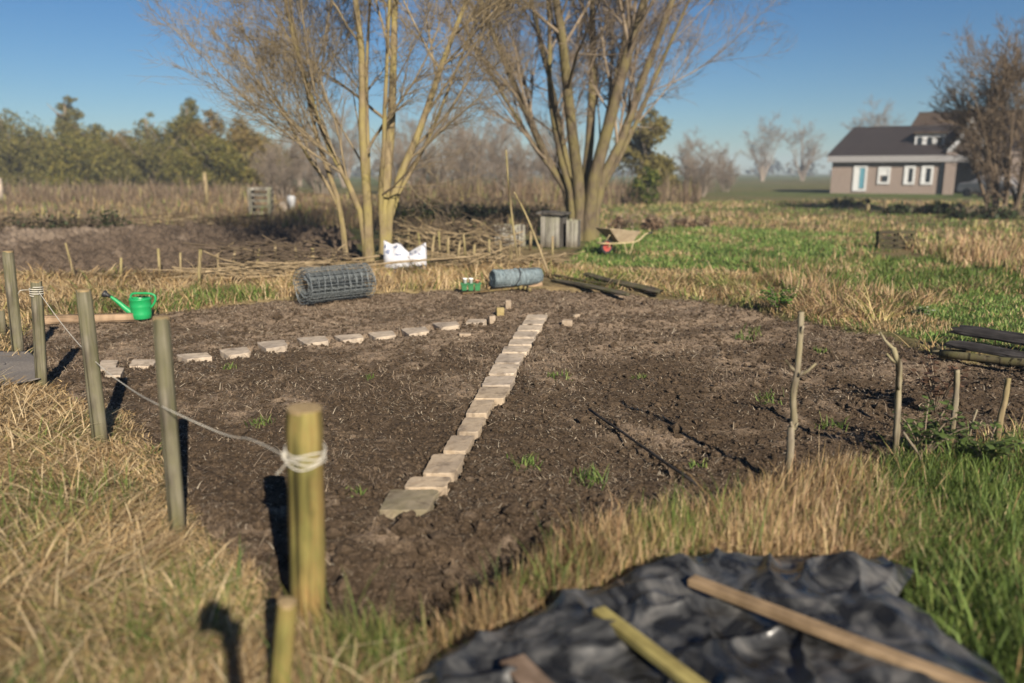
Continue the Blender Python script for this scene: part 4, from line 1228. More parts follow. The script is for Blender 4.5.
# the photographer's tripod and camera: they stand behind the lens and throw the shadow in the bottom left corner
def tripod():
    o = thing('camera_tripod', 'tripod whose thin straight shadow falls on the near straw at bottom left', 'tripod', (0.06, -0.10, 0))
    m = MB(); m.tube([(0, 0, 0.95), (0, 0, 1.58)], [0.032, 0.024], 12); m.build('column', M_BLKPL, o, True)
    m = MB(); m.lathe([(0.03, 1.27), (0.06, 1.29), (0.06, 1.36), (0.03, 1.38)], 14); m.build('collar', M_BLKPL, o, True)
    m = MB(); m.lathe([(0.024, 1.57), (0.034, 1.585), (0.034, 1.625), (0.045, 1.635), (0.045, 1.65)], 14); m.build('head', M_BLKPL, o, True)
    for k in range(3):
        a = -PI / 2 + k * 2 * PI / 3
        m = MB(); m.tube([(0.05 * math.cos(a), 0.05 * math.sin(a), 1.33), (0.52 * math.cos(a), 0.52 * math.sin(a), 0.0)], [0.018, 0.012], 10); m.build('leg', M_BLKPL, o, True)
    c = thing('photo_camera', 'camera on the tripod, its blocky shadow at bottom left', 'camera', (0.03, -0.12, 1.652))
    m = MB(); m.box((-0.015, 0, 0.04), (0.115, 0.06, 0.08)); m.build('body', M_BLKPL, c, bevel=0.01)
    m = MB(); m.box((-0.02, 0, 0.092), (0.05, 0.05, 0.03)); m.build('viewfinder', M_BLKPL, c, bevel=0.008)
tripod()

# rope from the front post back to the roped grey post
def rope():
    b0, t0, r0 = p0; bC, tC, rC = pC
    def on(pst, py):     # centre of the post at that picture height
        b, t, r = pst
        zz = atY((b.x), py, b.y).z
        f = (zz - b.z) / (t.z - b.z)
        return b + (t - b) * f
    o = thing('rope', 'white rope sagging between the front post and the grey post at the left', 'rope', (b0.x, b0.y, 0.0))
    org = Vector((b0.x, b0.y, 0.0))
    R = 0.0031
    # wraps on front post
    m = MB(); pts = []
    c = on(p0, 452)
    ax = (t0 - b0).normalized()
    for i in range(34 * 4 + 1):
        a = 2 * PI * i / 34
        wob = 0.005 * math.sin(3 * a + i * 0.05)
        z = 0.018 - i / 34 * 0.0125 + wob - 0.013 * math.sin(a - 0.4) * (0.4 + i / 136)
        pts.append(c + ax * z + Vector((math.cos(a + 2.9), math.sin(a + 2.9), 0)) * (r0 * 1.015 + R * (1 + 0.4 * (i // 34 % 2))) - org)
    m.tube(pts, R, 7); m.build('wrap', M_ROPE, o, True)
    # knot + loose end
    k = c + Vector((-r0 * 1.0, -r0 * 0.55, 0.0)) - org
    m = MB(); kp = []
    for i in range(40):
        a = 2 * PI * i / 40 * 3
        kp.append(k + Vector((0.0065 * math.cos(a), 0.0065 * math.sin(a * 1.0), 0.011 * math.sin(a * 0.67))))
    m.tube(kp, R * 1.05, 7); m.build('knot', M_ROPE, o, True)
    tail = atY(276, 474, b0.y - r0 * 0.6) - org; tail2 = atY(287, 463, b0.y - r0 * .9) - org
    m = MB(); m.tube(catmull([k, k + Vector((0.012, -0.01, -0.03)), tail2, tail + Vector((0.012, 0, 0.008)), tail], 6), R * 0.95, 7); m.build('loose_end', M_ROPE, o, True)
    # line
    def front(pst, px, py):
        b, t, r = pst
        cc = on(pst, py); return atY(px, py, cc.y - r * 1.06 - R)
    P = [k + org, atY(252, 440, b0.y + 0.22), atY(222, 433.5, b0.y + 0.48), front(pA, 163, 407), atY(130, 388.5, pA[0].y + 0.62), front(pB, 97, 363), atY(66, 329, pB[0].y + 0.75), front(pC, 38, 291)]
    P = [q - org for q in P]
    m = MB(); m.tube(catmull(P, 10), R * 0.85, 7); m.build('line', M_ROPE, o, True)
    # wraps on back post
    cC = on(pC, 291); pts = []
    for i in range(24 * 4 + 1):
        a = 2 * PI * i / 24
        pts.append(cC + Vector((math.cos(a - 1.5), math.sin(a - 1.5), 0)) * (rC * 1.08 + R) + Vector((0, 0, 0.035 - i / 96 * 0.07)) - org)
    m = MB(); m.tube(pts, R * 1.3, 6); m.build('wrap', M_ROPE, o, True)
    e = atY(18, 294, cC.y - 0.05) - org
    m = MB(); m.tube(catmull([pts[40], (pts[40] + e) / 2 + Vector((0, -0.05, 0.02)), e], 6), R, 6); m.build('loose_end', M_ROPE, o, True)
rope()

# right-hand crooked stakes
def crooked(label, px, r0, r1, name='crooked_stake', mt=M_STAKEG, twigs=0, group='crooked stakes along the right edge of the bed', cat='stake'):
    b = at(*px[-1]); Y = b.y
    o = thing(name, label, cat, b, 0, group)
    pts = [atY(x, y, Y + random.uniform(-0.02, 0.02)) - b for (x, y) in px][::-1]
    pts[0] = Vector((0, 0, -0.08))
    P = catmull(pts, 6); n = len(P)
    m = MB(); m.tube(P, [(r0 + (r1 - r0) * i / n) * random.uniform(0.9, 1.12) for i in range(n)], 9); m.build('shaft', mt, o, True)
    for k in range(twigs):
        i = random.randint(n // 3, n - 2); a = random.uniform(0, 6.28); L = random.uniform(0.04, 0.11)
        d = Vector((math.cos(a), math.sin(a) * 0.6, random.uniform(0.2, 0.9)))
        m = MB(); m.tube([P[i], P[i] + d * L * 0.6, P[i] + d * L + Vector((0, 0, 0.02))], [r1 * 0.7, r1 * 0.5, r1 * 0.35], 6); m.build('side_twig', mt, o, True)
    return o
crooked('tallest crooked grey branch stake with peeling bark, left of the stakes on the right', [(801, 312), (800, 335), (797, 372), (793, 395), (794, 424), (791, 430), (790, 455), (786, 484)], 0.022, 0.015, twigs=6)
crooked('yellowish crooked stake with a knobbly head, second from the left on the right side', [(893, 348), (896, 357), (899, 366), (898, 395), (897, 425), (895, 458)], 0.020, 0.017, twigs=4)
crooked('short plain grey stake between the knobbly stake and the leaning pale one', [(957, 370), (956, 395), (954, 415), (951, 440)], 0.018, 0.017)
crooked('pale stake leaning right at the right edge below the dark planks', [(1008, 378), (1005, 400), (1000, 420), (996, 448)], 0.020, 0.017, mt=M_STAKE)
crooked('thin slanting light stake standing left of the plank and watering can', [(65.5, 243), (70, 260), (76, 281)], 0.02, 0.016, name='stake', mt=M_STAKE, group=None)
crooked('thin bare stick bent over the weeds right of the knobbly stake', [(972, 415), (977, 410), (972, 425), (966, 450)], 0.006, 0.004, name='stick', group=None, cat='stick')
crooked('dead twig pair leaning in the grass left of the knobbly stake', [(903, 432), (910, 442), (920, 458), (926, 470)], 0.006, 0.008, name='stick', group=None, cat='stick')

# leafy bramble seedlings by the stakes
def leaf_plant(label, px, py, h, n, spread, cols, name='bramble_plant'):
    b = at(px, py); o = thing(name, label, 'plant', b)
    m = MB(); L = []
    for k in range(n):
        a = random.uniform(0, 6.28); e = Vector((spread * math.cos(a) * random.uniform(.3, 1), spread * math.sin(a) * random.uniform(.3, 1), h * random.uniform(0.5, 1)))
        pts = catmull([(0, 0, -0.02), e * 0.5 + Vector((0, 0, 0.15 * h)), e], 4)
        m.tube(pts, [0.004] * len(pts), 5)
        for p in pts[3:]:
            for _ in range(3): L.append(p + Vector((random.uniform(-.03, .03), random.uniform(-.03, .03), random.uniform(-.02, .03))))
    m.build('stems', M_TWIG, o, True)
    P = np.array(L); k = len(P)
    a = RNG.uniform(0, 2 * PI, k); tilt = RNG.uniform(-0.5, 0.5, (k, 2)); s = RNG.uniform(0.014, 0.03, k)[:, None]
    d = np.stack([np.cos(a), np.sin(a), tilt[:, 0]], 1); e = np.stack([-np.sin(a), np.cos(a), tilt[:, 1]], 1)
    V = np.stack([P - d * s, P - d * s * .2 + e * s * .75, P + d * s * 1.1, P - d * s * .2 - e * s * .75], 1)
    nbuild('leaves', V.reshape(-1, 3), np.arange(4 * k).reshape(k, 4), None, M_LEAF, np.repeat(pal(k, cols), 4, 0), parent=o, smooth=False)
leaf_plant('leafy green bramble seedling growing between the knobbly and the short stake', 922, 458, 0.32, 14, 0.28, [(0.09, 0.13, 0.035), (0.12, 0.16, 0.05), (0.07, 0.10, 0.03)])
leaf_plant('small bramble with green leaves beside the leaning pale stake', 985, 462, 0.2, 8, 0.2, [(0.09, 0.13, 0.035), (0.07, 0.10, 0.03)])
leaf_plant('bright green leafy clump where the bed meets the grass behind the tallest stake', 778, 312, 0.28, 26, 0.25, [(0.08, 0.17, 0.03), (0.11, 0.2, 0.04)], name='green_clump')
leaf_plant('brownish dry weed standing in the soil between the stakes', 935, 410, 0.4, 16, 0.3, [(0.12, 0.07, 0.045), (0.09, 0.055, 0.035)], name='dry_weed')
leaf_plant('pale flowering rosette on the right meadow', 922, 316, 0.10, 12, 0.1, [(0.4, 0.42, 0.3), (0.12, 0.2, 0.05)], name='rosette_plant')

# ------------------------------------------------------------------ paving
M_SLAB = noisy('concrete_slab', (0.28, 0.215, 0.145), (0.40, 0.32, 0.23), 16, 0.9, 0.15, bs=0.5, bd=0.006, c3=(0.34, 0.27, 0.19))
M_SLABG = noisy('mossy_concrete_slab', (0.18, 0.155, 0.095), (0.27, 0.225, 0.155), 12, 0.9, 0.15, bs=0.5, bd=0.006)
M_SLABP = noisy('pale_slab', (0.33, 0.27, 0.205), (0.47, 0.395, 0.31), 16, 0.9, 0.15, bs=0.5, bd=0.006)
def mud(m, amount=0.6):
    nt = m.node_tree; b = nt.nodes['Principled BSDF']
    src = b.inputs['Base Color'].links[0].from_socket
    n = noise_node(nt, 7, 6, geo_pos(nt), 0.7); r = ramp(nt, n.outputs['Fac'], [(0.52, (0, 0, 0)), (0.66, (amount,) * 3)])
    n2 = noise_node(nt, 2.3, 3, geo_pos(nt)); r2 = ramp(nt, n2.outputs['Fac'], [(0.35, (0.72, 0.72, 0.74)), (0.65, (1.12, 1.1, 1.06))])
    c = mixc(nt, 1.0, src, r2.outputs['Color'], 'MULTIPLY')
    nt.links.new(mixc(nt, r.outputs['Color'], c, (0.075, 0.055, 0.04)), b.inputs['Base Color'])
for m_ in (M_SLAB, M_SLABG, M_SLABP): mud(m_)
def slab(label, xl, xr, yt, yb, shift, mt, group, th=0.05, lift=0.035, name='paving_slab', tilt=0.0):
    if shift is None:      # slabs laid askew
        w_, h_ = xr - xl, yb - yt
        q = [at(xl + 0.30 * w_, yb), at(xr, yb - 0.38 * h_), at(xr - 0.14 * w_, yt), at(xl, yt + 0.28 * h_)]
    else:
        q = [at(xl, yb), at(xr - shift, yb), at(xr, yt), at(xl + shift, yt)]
    c = sum(q, Vector()) / 4
    smp = [q[0].lerp(q[1], u).lerp(q[3].lerp(q[2], u), v) for u in (0, .2, .4, .6, .8, 1) for v in (0, .25, .5, .75, 1)]
    sv = np.sort(soil_h(np.array([p.x for p in smp]), np.array([p.y for p in smp])))
    z = float(sv[int(len(sv) * 0.8)]) - lift * 0.1 + 0.45 * gz(c.x, c.y)
    # world corners, gently out of true
    n = 7; m = MB()
    ring = []
    for i in range(4):
        a, b = q[i], q[(i + 1) % 4]
        for j in range(n):
            f = j / n; p = a + (b - a) * f
            L = (b - a).length
            p = p + (p - c).normalized() * random.uniform(-0.006, 0.003)
            if j == 0: p = p + (c - p).normalized() * 0.010
            ring.append(p - c)
    k = len(ring)
    tz = [tilt * p.x for p in ring]
    lev = [(1.0, -th), (1.0, lift * 0.45), (0.975, lift * 0.62)]
    for s, zz in lev:
        for p, t_ in zip(ring, tz): m.v.append((p.x * s, p.y * s, zz + t_ + random.uniform(-0.0015, 0.0015)))
    for l in range(2):
        for j in range(k): m.f.append((l * k + j, l * k + (j + 1) % k, (l + 1) * k + (j + 1) % k, (l + 1) * k + j))
    m.v.append((0, 0, lift * 0.66)); ci = len(m.v) - 1
    for j in range(k): m.f.append((2 * k + j, 2 * k + (j + 1) % k, ci))
    m.f.append(tuple(range(k - 1, -1, -1)))
    o = m.build(name, mt, None, False)
    o.location = (c.x, c.y, z)
    return tag(o, label, 'paving slab', group)
rowB = [(378, 440, 487, 511), (403, 452, 475.5, 488), (421.5, 466.5, 453, 475.5), (442, 475, 434, 452), (456, 487, 416.6, 433.4), (465.5, 495, 399.5, 415.4), (473.5, 511, 387, 400.5),
        (481, 516, 375.5, 386), (487.7, 520, 364, 375), (494, 525, 352.5, 363), (501, 531, 344.8, 352), (507.7, 535.5, 337.8, 344.4), (512, 538, 330.8, 337.3), (516.5, 543, 324.6, 330.4), (521.5, 545.5, 318.4, 324.2), (525, 548, 312.9, 318)]
ordB = ['greenish broken slab at the near end of the straight slab path', 'narrow slab just behind the greenish broken end slab', 'cracked tan slab, third from the near end of the straight path', 'tan slab, fourth from the near end of the straight path',
        'tan slab, fifth from the near end of the straight path', 'tan slab, sixth from the near end of the straight path', 'wider slab sticking out right, seventh from the near end of the straight path', 'slab, eighth from the near end of the straight path',
        'pale slab, eighth from the far end of the straight path', 'pale slab, seventh from the far end of the straight path', 'pale slab, sixth from the far end of the straight path', 'pale slab, fifth from the far end of the straight path',
        'pale slab, fourth from the far end of the straight path', 'pale slab, third from the far end of the straight path', 'pale slab, last but one at the far end of the straight path', 'pale slab at the very far end of the straight path']
for i, (r, lab) in enumerate(zip(rowB, ordB)):
    yb_ = r[3] - 0.13 * (r[3] - r[2])
    slab(lab, r[0], r[1], r[2], yb_, 0.5 * (r[3] - r[2]), M_SLABG if i == 0 else (M_SLAB if i < 7 else M_SLABP), 'slabs of the straight path', lift=0.034 if i else 0.02)
rowA = [(96, 120, 358, 368, 'grey square slab behind the leaning grey post, left start of the curved slab row'), (103, 126, 366.5, 374.5, 'tan narrow slab in front of the grey square slab by the leaning post'),
        (127, 158, 357, 364, 'thin slab half hidden behind the second nearest post'), (174, 214, 350.5, 357.5, 'long pale slab just right of the second nearest post'), (217, 253, 346, 355, 'pale slab, second to the right of the second nearest post'),
        (255, 290, 339.5, 349, 'pale slab of the curved row below the wire roll left end'), (295, 331, 335, 343.5, 'pale slab of the curved row straight below the wire roll'), (332, 366, 332, 339, 'pale slab of the curved row below the wire roll right end'),
        (366, 398, 328.5, 336, 'pale slab of the curved row below the willow trunk'), (399, 431, 324.5, 332.6, 'pale thick slab of the curved row below the white sacks'), (431, 462, 321, 327.5, 'last full slab at the right of the curved row'), (464, 489, 319.5, 323.5, 'thin sunken slab at the right end of the curved row')]
for (xl, xr, yt, yb, lab) in rowA:
    slab(lab, xl + 1, xr - 1.5, yt, yb, None if 170 <= xl < 460 else 4, M_SLABP, 'slabs of the curved row', lift=0.02)
M_BRK = noisy('pale_brick', (0.24, 0.185, 0.13), (0.34, 0.27, 0.20), 30, 0.9, 0.1, bs=0.5)
M_BRKY = noisy('mossy_brick', (0.22, 0.17, 0.075), (0.32, 0.25, 0.12), 30, 0.9, 0.1, bs=0.5)
def brick(label, px, py, w, h, d, rz, rx=0.0, mt=M_BRK):
    b = at(px, py); m = MB(); m.box((0, 0, 0), (w, d, h), jit=0.006)
    o = m.build('loose_brick', mt, None, False, 0.008)
    o.location = (b.x, b.y, sz(b.x, b.y) + h * 0.42); o.rotation_euler = (rx, 0, rz)
    tag(o, label, 'brick', 'loose bricks by the far end of the path')
brick('yellowish upright brick left of the far end of the path', 500, 312, 0.095, 0.11, 0.08, 0.2, 0.05, M_BRKY)
brick('tilted pale brick behind the yellowish upright brick', 508, 306, 0.075, 0.12, 0.07, 0.1, 0.15)
brick('greyish brick touching the right end of the curved slab row', 491.5, 321, 0.075, 0.09, 0.09, 0.3)
brick('pale brick lying right of the far end of the path', 567.5, 323, 0.115, 0.07, 0.10, -0.2)
brick('small pale brick behind the one lying right of the path', 576, 313.5, 0.075, 0.05, 0.06, 0.5)
brick('half buried lump of stone under the right end of the curved row', 465, 333, 0.13, 0.05, 0.10, 0.1)

# ------------------------------------------------------------------ plank and watering can
M_PLANK = wood('pale_pine_plank', (0.25, 0.165, 0.10), (0.36, 0.26, 0.17), None, axis='X', grain=40)
def board_between(name, label, a, b, w, th, mt, cat='plank', group=None, roll=0.0):
    a = Vector(a); b = Vector(b); d = b - a
    m = MB(); m.box((0, 0, 0), (d.length, w, th), jit=0.002)
    o = m.build(name, mt, None, False, min(0.004, th * 0.2))
    o.location = (a + b) / 2
    q = Vector((1, 0, 0)).rotation_difference(d.normalized())
    o.rotation_mode = 'QUATERNION'
    # keep the face level before rolling
    x = d.normalized(); y = Vector((0, 0, 1)).cross(x).normalized(); z = x.cross(y)
    Mx = Matrix((x, y, z)).transposed() @ Matrix.Rotation(roll, 3, 'X')
    o.rotation_quaternion = Mx.to_quaternion()
    return tag(o, label, cat, group)
a = at(45, 322.5); b = at(139, 319.5)
board_between('plank', 'pale timber plank edging the bed beside the watering can', (a.x, a.y, 0.035), (b.x, b.y, 0.03), 0.05, 0.10, M_PLANK)

M_CAN = noisy('green_plastic', (0.010, 0.24, 0.072), (0.014, 0.28, 0.088), 6, 0.38, 0.4, bs=0)
def watering_can():
    b = at(142, 318.5)
    s = 1.0
    t = thing('watering_can', 'bright green plastic watering can with a black rose beside the plank', 'watering can', (b.x, b.y, 0.0), 0.10)
    m = MB()
    m.lathe([(0.100, 0.0), (0.110, 0.012), (0.114, 0.05), (0.116, 0.06), (0.113, 0.07), (0.118, 0.14), (0.121, 0.15), (0.118, 0.16), (0.122, 0.225), (0.127, 0.232), (0.124, 0.245), (0.105, 0.252), (0.100, 0.245), (0.098, 0.06)], 28, cap1=True)
    m.build('body', M_CAN, t, True)
    m = MB()   # handle: from the front rim up over the top and down the back
    m.tube(catmull([(-0.105, 0, 0.235), (-0.10, 0, 0.275), (-0.07, 0, 0.30), (0.02, 0, 0.302), (0.11, 0, 0.298), (0.165, 0, 0.275), (0.175, 0, 0.23), (0.155, 0, 0.18), (0.115, 0, 0.13)], 6), 0.0125, 10)
    m.build('handle', M_CAN, t, True)
    m = MB(); m.tube(catmull([(-0.095, 0, 0.055), (-0.17, 0, 0.12), (-0.25, 0, 0.20), (-0.335, 0, 0.272)], 5), [0.042 - 0.027 * i / 15 for i in range(16)], 12)
    m.build('spout', M_CAN, t, True)
    m = MB(); d = Vector((-0.85, 0, 0.40)).normalized(); p = Vector((-0.335, 0, 0.272))
    m.tube([p - d * 0.01, p + d * 0.02, p + d * 0.055, p + d * 0.075, p + d * 0.082], [0.018, 0.02, 0.040, 0.044, 0.036], 14)
    m.build('rose', M_BLKPL, t, True)
watering_can()

# grey mesh ground cloth at the left edge
M_CLOTH = noisy('grey_mesh_cloth', (0.12, 0.105, 0.09), (0.19, 0.17, 0.15), 70, 0.8, 0.2, bs=0.5)
def cloth():
    pts = [at(-40, 364), at(-2, 362), at(30, 361), at(44, 372), at(42, 390), at(20, 395), at(-40, 398)]
    c = sum(pts, Vector()) / len(pts)
    n = len(pts); V = []; F = []
    K = 12
    ring = []
    for i in range(n):
        for j in range(6): ring.append(pts[i] + (pts[(i + 1) % n] - pts[i]) * j / 6)
    k = len(ring)
    for r in range(K + 1):
        for p in ring:
            q = c + (p - c) * (r / K)
            V.append((q.x - c.x, q.y - c.y, 0.05 + 0.05 * float(fbm(np.array([q.x * 3]), np.array([q.y * 3]), 5, 3)[0])))
    for r in range(K):
        for j in range(k): F.append((r * k + j, r * k + (j + 1) % k, (r + 1) * k + (j + 1) % k, (r + 1) * k + j))
    m = MB(); m.v = V; m.f = F
    o = m.build('ground_cloth', M_CLOTH, None, True); o.location = (c.x, c.y, gz(c.x, c.y) + 0.02)
    s = o.modifiers.new('thick', 'SOLIDIFY'); s.thickness = 0.006
    tag(o, 'grey woven ground cloth lying at the foot of the left edge posts', 'cloth')
cloth()

# ------------------------------------------------------------------ wire roll
M_WIRE = noisy('galvanised_wire', (0.11, 0.125, 0.127), (0.22, 0.24, 0.24), 14, 0.5, 0.5, bs=0, metal=0.35)
def wire_roll():
    l = at(306, 305); r = at(366, 298)
    c = (l + r) / 2
    t = thing('wire_fence_roll', 'big loose roll of galvanised wire fencing lying on the soil edge', 'wire roll', (c.x, c.y, 0), math.atan2(r.y - l.y, r.x - l.x))
    L = (r - l).length * 1.06; R = 0.245
    parts = []
    ths = np.linspace(0, 2 * PI * 5.6, 380)
    rad = lambda th: R - 0.019 * th / (2 * PI) * 1.5
    for i in range(11):
        x = -L / 2 + L * i / 10 + random.uniform(-.012, .012)
        jit = 0.012 * np.sin(ths * 1.7 + i * 0.7) + 0.009 * np.sin(ths * 4.1 + i * 2) + 0.012 * np.sin(ths * .6 + i * .4)
        rr = rad(ths) + jit
        P = np.stack([np.full_like(ths, x) + 0.012 * np.sin(ths * 0.9 + i * .3) + 0.05 * (ths / 29) * (0.5 - 0), rr * np.cos(ths) * 1.06, R + 0.0 + rr * np.sin(ths) * 0.97], 1)[None]
        parts.append(batch_tubes(P, np.full(P.shape[:2], 0.0042 if i not in (0, 10) else 0.005), 4))
    V, q = merge(parts); nbuild('line_wires', V, q, None, M_WIRE, parent=t)
    parts = []
    tv = np.linspace(0, 2 * PI * 5.6, 140)
    xx = np.linspace(-L / 2, L / 2, 15)
    for th in tv:
        rr = rad(th) + 0.008 * math.sin(th * 1.7)
        P = np.stack([xx + 0.05 * th / 29 * 0.5, np.full(15, rr * math.cos(th) * 1.06) + 0.004 * np.sin(xx * 20), R + np.full(15, rr * math.sin(th) * .97)], 1)[None]
        parts.append(batch_tubes(P, np.full(P.shape[:2], 0.0038), 4))
    V, q = merge(parts); nbuild('stay_wires', V, q, None, M_WIRE, parent=t)
wire_roll()

# ------------------------------------------------------------------ netting roll, trays, bits
M_NET = noisy('blue_grey_netting', (0.055, 0.08, 0.09), (0.20, 0.25, 0.265), 16, 0.7, 0.3, (3, 1, 1), bs=0.8, bd=0.01)
M_TERRA = noisy('terracotta', (0.42, 0.20, 0.12), (0.50, 0.26, 0.17), 20, 0.85, 0.1)
M_POTG = noisy('green_pot', (0.03, 0.13, 0.05), (0.04, 0.17, 0.065), 8, 0.5, 0.3, bs=0)
M_POTW = noisy('white_pot', (0.66, 0.66, 0.62), (0.76, 0.76, 0.72), 8, 0.5, 0.3, bs=0)
def net_roll():
    l = at(493, 289.5); r = at(539, 286)
    c = (l + r) / 2; L = (r - l).length; R = 0.125
    t = thing('netting_roll', 'blue-grey roll of garden netting tied with a cord', 'netting roll', (c.x, c.y, 0.0), math.atan2(r.y - l.y, r.x - l.x))
    m = MB(); n = 30; k = 24
    pts = [(-L / 2 + L * i / n, 0, R + 0.03) for i in range(n + 1)]
    rad = [R * (1 + 0.05 * math.sin(i * 1.9) + random.uniform(-0.04, 0.04)) * (0.9 if i in (0, n) else 1) for i in range(n + 1)]
    m.tube(pts, rad, k, cap=False)
    m.v = [(x, y * (1 + 0.16 * (float(fbm(np.array([x * 9 + 3]), np.array([math.atan2(y, z - R) * 1.6]), 77, 3)[0]) - .5)), z + 0.05 * (float(fbm(np.array([x * 7]), np.array([math.atan2(y, z - R) * 2.]), 79, 3)[0]) - .5)) for (x, y, z) in m.v]
    # spiral ends
    for s in (-1, 1):
        th = np.linspace(0, 2 * PI * 5, 90); rr = R * (1 - 0.9 * th / th[-1])
        sp = [(s * (L / 2 + 0.004), rr[i] * math.cos(th[i]), R + 0.03 + rr[i] * math.sin(th[i])) for i in range(90)]
        m.tube(sp, 0.006, 5)
    m.build('mesh_cylinder', M_NET, t, True)
    m = MB()
    for s in range(26):
        a = 2 * PI * s / 26
        m.tube([(-L / 2, R * 1.03 * math.cos(a), R + 0.03 + R * 1.03 * math.sin(a)), (L / 2, R * 1.03 * math.cos(a + 0.25), R + 0.03 + R * 1.03 * math.sin(a + 0.25))], 0.004, 4)
    m.build('strands', M_WIRE, t, True)
    m = MB(); ring = [(-0.02 + 0.05 * math.sin(2 * PI * i / 30), R * 1.08 * math.cos(2 * PI * i / 30), R + 0.03 + R * 1.08 * math.sin(2 * PI * i / 30)) for i in range(31)]
    m.tube(ring, 0.007, 6); m.build('cord', M_BLKPL, t, True)
    m = MB(); ring = [(-0.28 + 0.5 * i / 20, R * 1.1 * math.cos(3.6 + 1.6 * i / 20), R + 0.03 + R * 1.1 * math.sin(3.6 + 1.6 * i / 20 + PI * 0)) for i in range(21)]
    ring = [(x, -abs(y), R + 0.03 + 0.6 * R * math.sin(i * .25)) for i, (x, y, z) in enumerate(ring)]
    m.tube(ring, 0.006, 6); m.build('cord', M_BLKPL, t, True)
net_roll()
def seed_tray():
    b = at(471, 292.5)
    t = thing('seed_tray', 'small green plastic seed tray with three square cells', 'seed tray', (b.x, b.y, 0.03), 0.05)
    for k in range(3):
        m = MB(); x = -0.095 + 0.095 * k; w = 0.042
        m.hexa([(x - w * .8, -0.035, 0), (x + w * .8, -0.035, 0), (x + w * .8, 0.035, 0), (x - w * .8, 0.035, 0)], [(x - w, -0.045, 0.10), (x + w, -0.045, 0.10), (x + w, 0.045, 0.10), (x - w, 0.045, 0.10)])
        m.build('cell', M_POTG, t, False, 0.004)
    m = MB(); m.box((0, -0.05, 0.1), (0.30, 0.012, 0.016)); m.box((0, 0.05, 0.1), (0.30, 0.012, 0.016)); m.build('rim', M_POTG, t)
    for dx, mt, lab, h in ((-0.085, M_POTW, 'white cup standing in the left cell of the green tray', 0.075), (0.0, M_POTW, 'white cup standing in the middle cell of the green tray', 0.075), (0.09, M_TERRA, 'little terracotta pot standing in the right cell of the green tray', 0.05)):
        m = MB(); m.lathe([(0.024, 0), (0.031, h * 0.8), (0.035, h * 0.82), (0.035, h), (0.028, h), (0.024, h * 0.5)], 16)
        o = m.build('plant_pot', mt, None, True); o.location = (b.x + dx, b.y + 0.003, 0.132)
        tag(o, lab, 'pot', 'pots in the seed tray')
seed_tray()
a = at(462, 294.5); b = at(518, 289)
board_between('lath', 'thin lath lying in front of the seed tray and netting roll', (a.x, a.y, 0.015), (b.x, b.y, 0.02), 0.05, 0.025, M_STAKE, 'lath')
def wooden_block():
    b = at(535, 286.5); m = MB(); m.box((0, 0, 0), (0.22, 0.09, 0.075), jit=0.004)
    o = m.build('wood_block', M_PLANK, None, False, 0.004); o.location = (b.x, b.y, 0.04); o.rotation_euler = (0, 0, 0.1)
    tag(o, 'short sawn timber block lying at the right end of the netting roll', 'wood block')
wooden_block()
for k, (px, py, lab) in enumerate(((521, 289, 'leftmost of the three sawn log ends before the netting roll'), (525, 289.5, 'middle sawn log end before the netting roll'), (528.5, 291, 'rightmost and nearest sawn log end before the netting roll'))):
    b = at(px, py); m = MB(); m.tube([(0, -0.08, 0.025), (0.01, 0.10, 0.03)], 0.026, 12)
    o = m.build('log_end', M_STAKE, None, True); o.location = (b.x, b.y, 0.0); o.rotation_euler = (0, 0, -0.2 + 0.2 * k)
    tag(o, lab, 'log', 'sawn log ends')

# dark beams behind the bed
M_BEAM = wood('old_dark_timber', (0.045, 0.037, 0.028), (0.125, 0.105, 0.08), (0.085, 0.08, 0.035), 0.3, axis='X', grain=30)
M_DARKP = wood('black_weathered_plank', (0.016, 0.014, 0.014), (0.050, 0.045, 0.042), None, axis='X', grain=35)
def ragged(name, label, a, b, w, th, mt, cat, group, roll):
    a = Vector(a); b = Vector(b); L = (b - a).length; n = 12; k = 10
    m = MB(); ph = random.uniform(0, 9)
    for i in range(n + 1):
        f = i / n
        ww = w * (0.86 + 0.14 * math.sin(f * 5 + ph)) * random.uniform(0.93, 1.05); tt = th * random.uniform(0.85, 1.1)
        if i in (0, n): ww *= random.uniform(0.6, 0.85); tt *= 0.7
        oy = 0.02 * math.sin(f * 6 + ph)
        for j in range(k):
            an = 2 * PI * j / k + 0.3
            ca, sa = math.cos(an), math.sin(an)
            m.v.append(((f - .5) * L + (random.uniform(-.04, .04) if i in (0, n) else 0), oy + ww / 2 * math.copysign(abs(ca) ** 0.6, ca) + random.uniform(-.004, .004), tt / 2 * math.copysign(abs(sa) ** 0.6, sa) + random.uniform(-.003, .003)))
    for i in range(n):
        for j in range(k): m.f.append((i * k + j, i * k + (j + 1) % k, (i + 1) * k + (j + 1) % k, (i + 1) * k + j))
    m.f.append(tuple(range(k - 1, -1, -1))); m.f.append(tuple(n * k + j for j in range(k)))
    o = m.build(name, mt, None, False); o.location = (a + b) / 2
    x = (b - a).normalized(); y = Vector((0, 0, 1)).cross(x).normalized(); z = x.cross(y)
    o.rotation_mode = 'QUATERNION'
    o.rotation_quaternion = (Matrix((x, y, z)).transposed() @ Matrix.Rotation(roll, 3, 'X')).to_quaternion()
    return tag(o, label, cat, group)
def beam(label, p, q, ha, hb, w, th, mt=M_BEAM, group='old dark beams behind the bed', roll=0.1, name='old_beam'):
    a = at(*p); b = at(*q)
    return ragged(name, label, (a.x, a.y, ha), (b.x, b.y, hb), w, th, mt, 'beam', group, roll)
beam('long dark beam lying nearest the bed behind the path', (553, 283), (629, 298), 0.05, 0.05, 0.13, 0.055)
beam('dark beam lying highest at the back of the beam pair', (585, 281), (659, 296), 0.11, 0.05, 0.14, 0.06, roll=0.3)
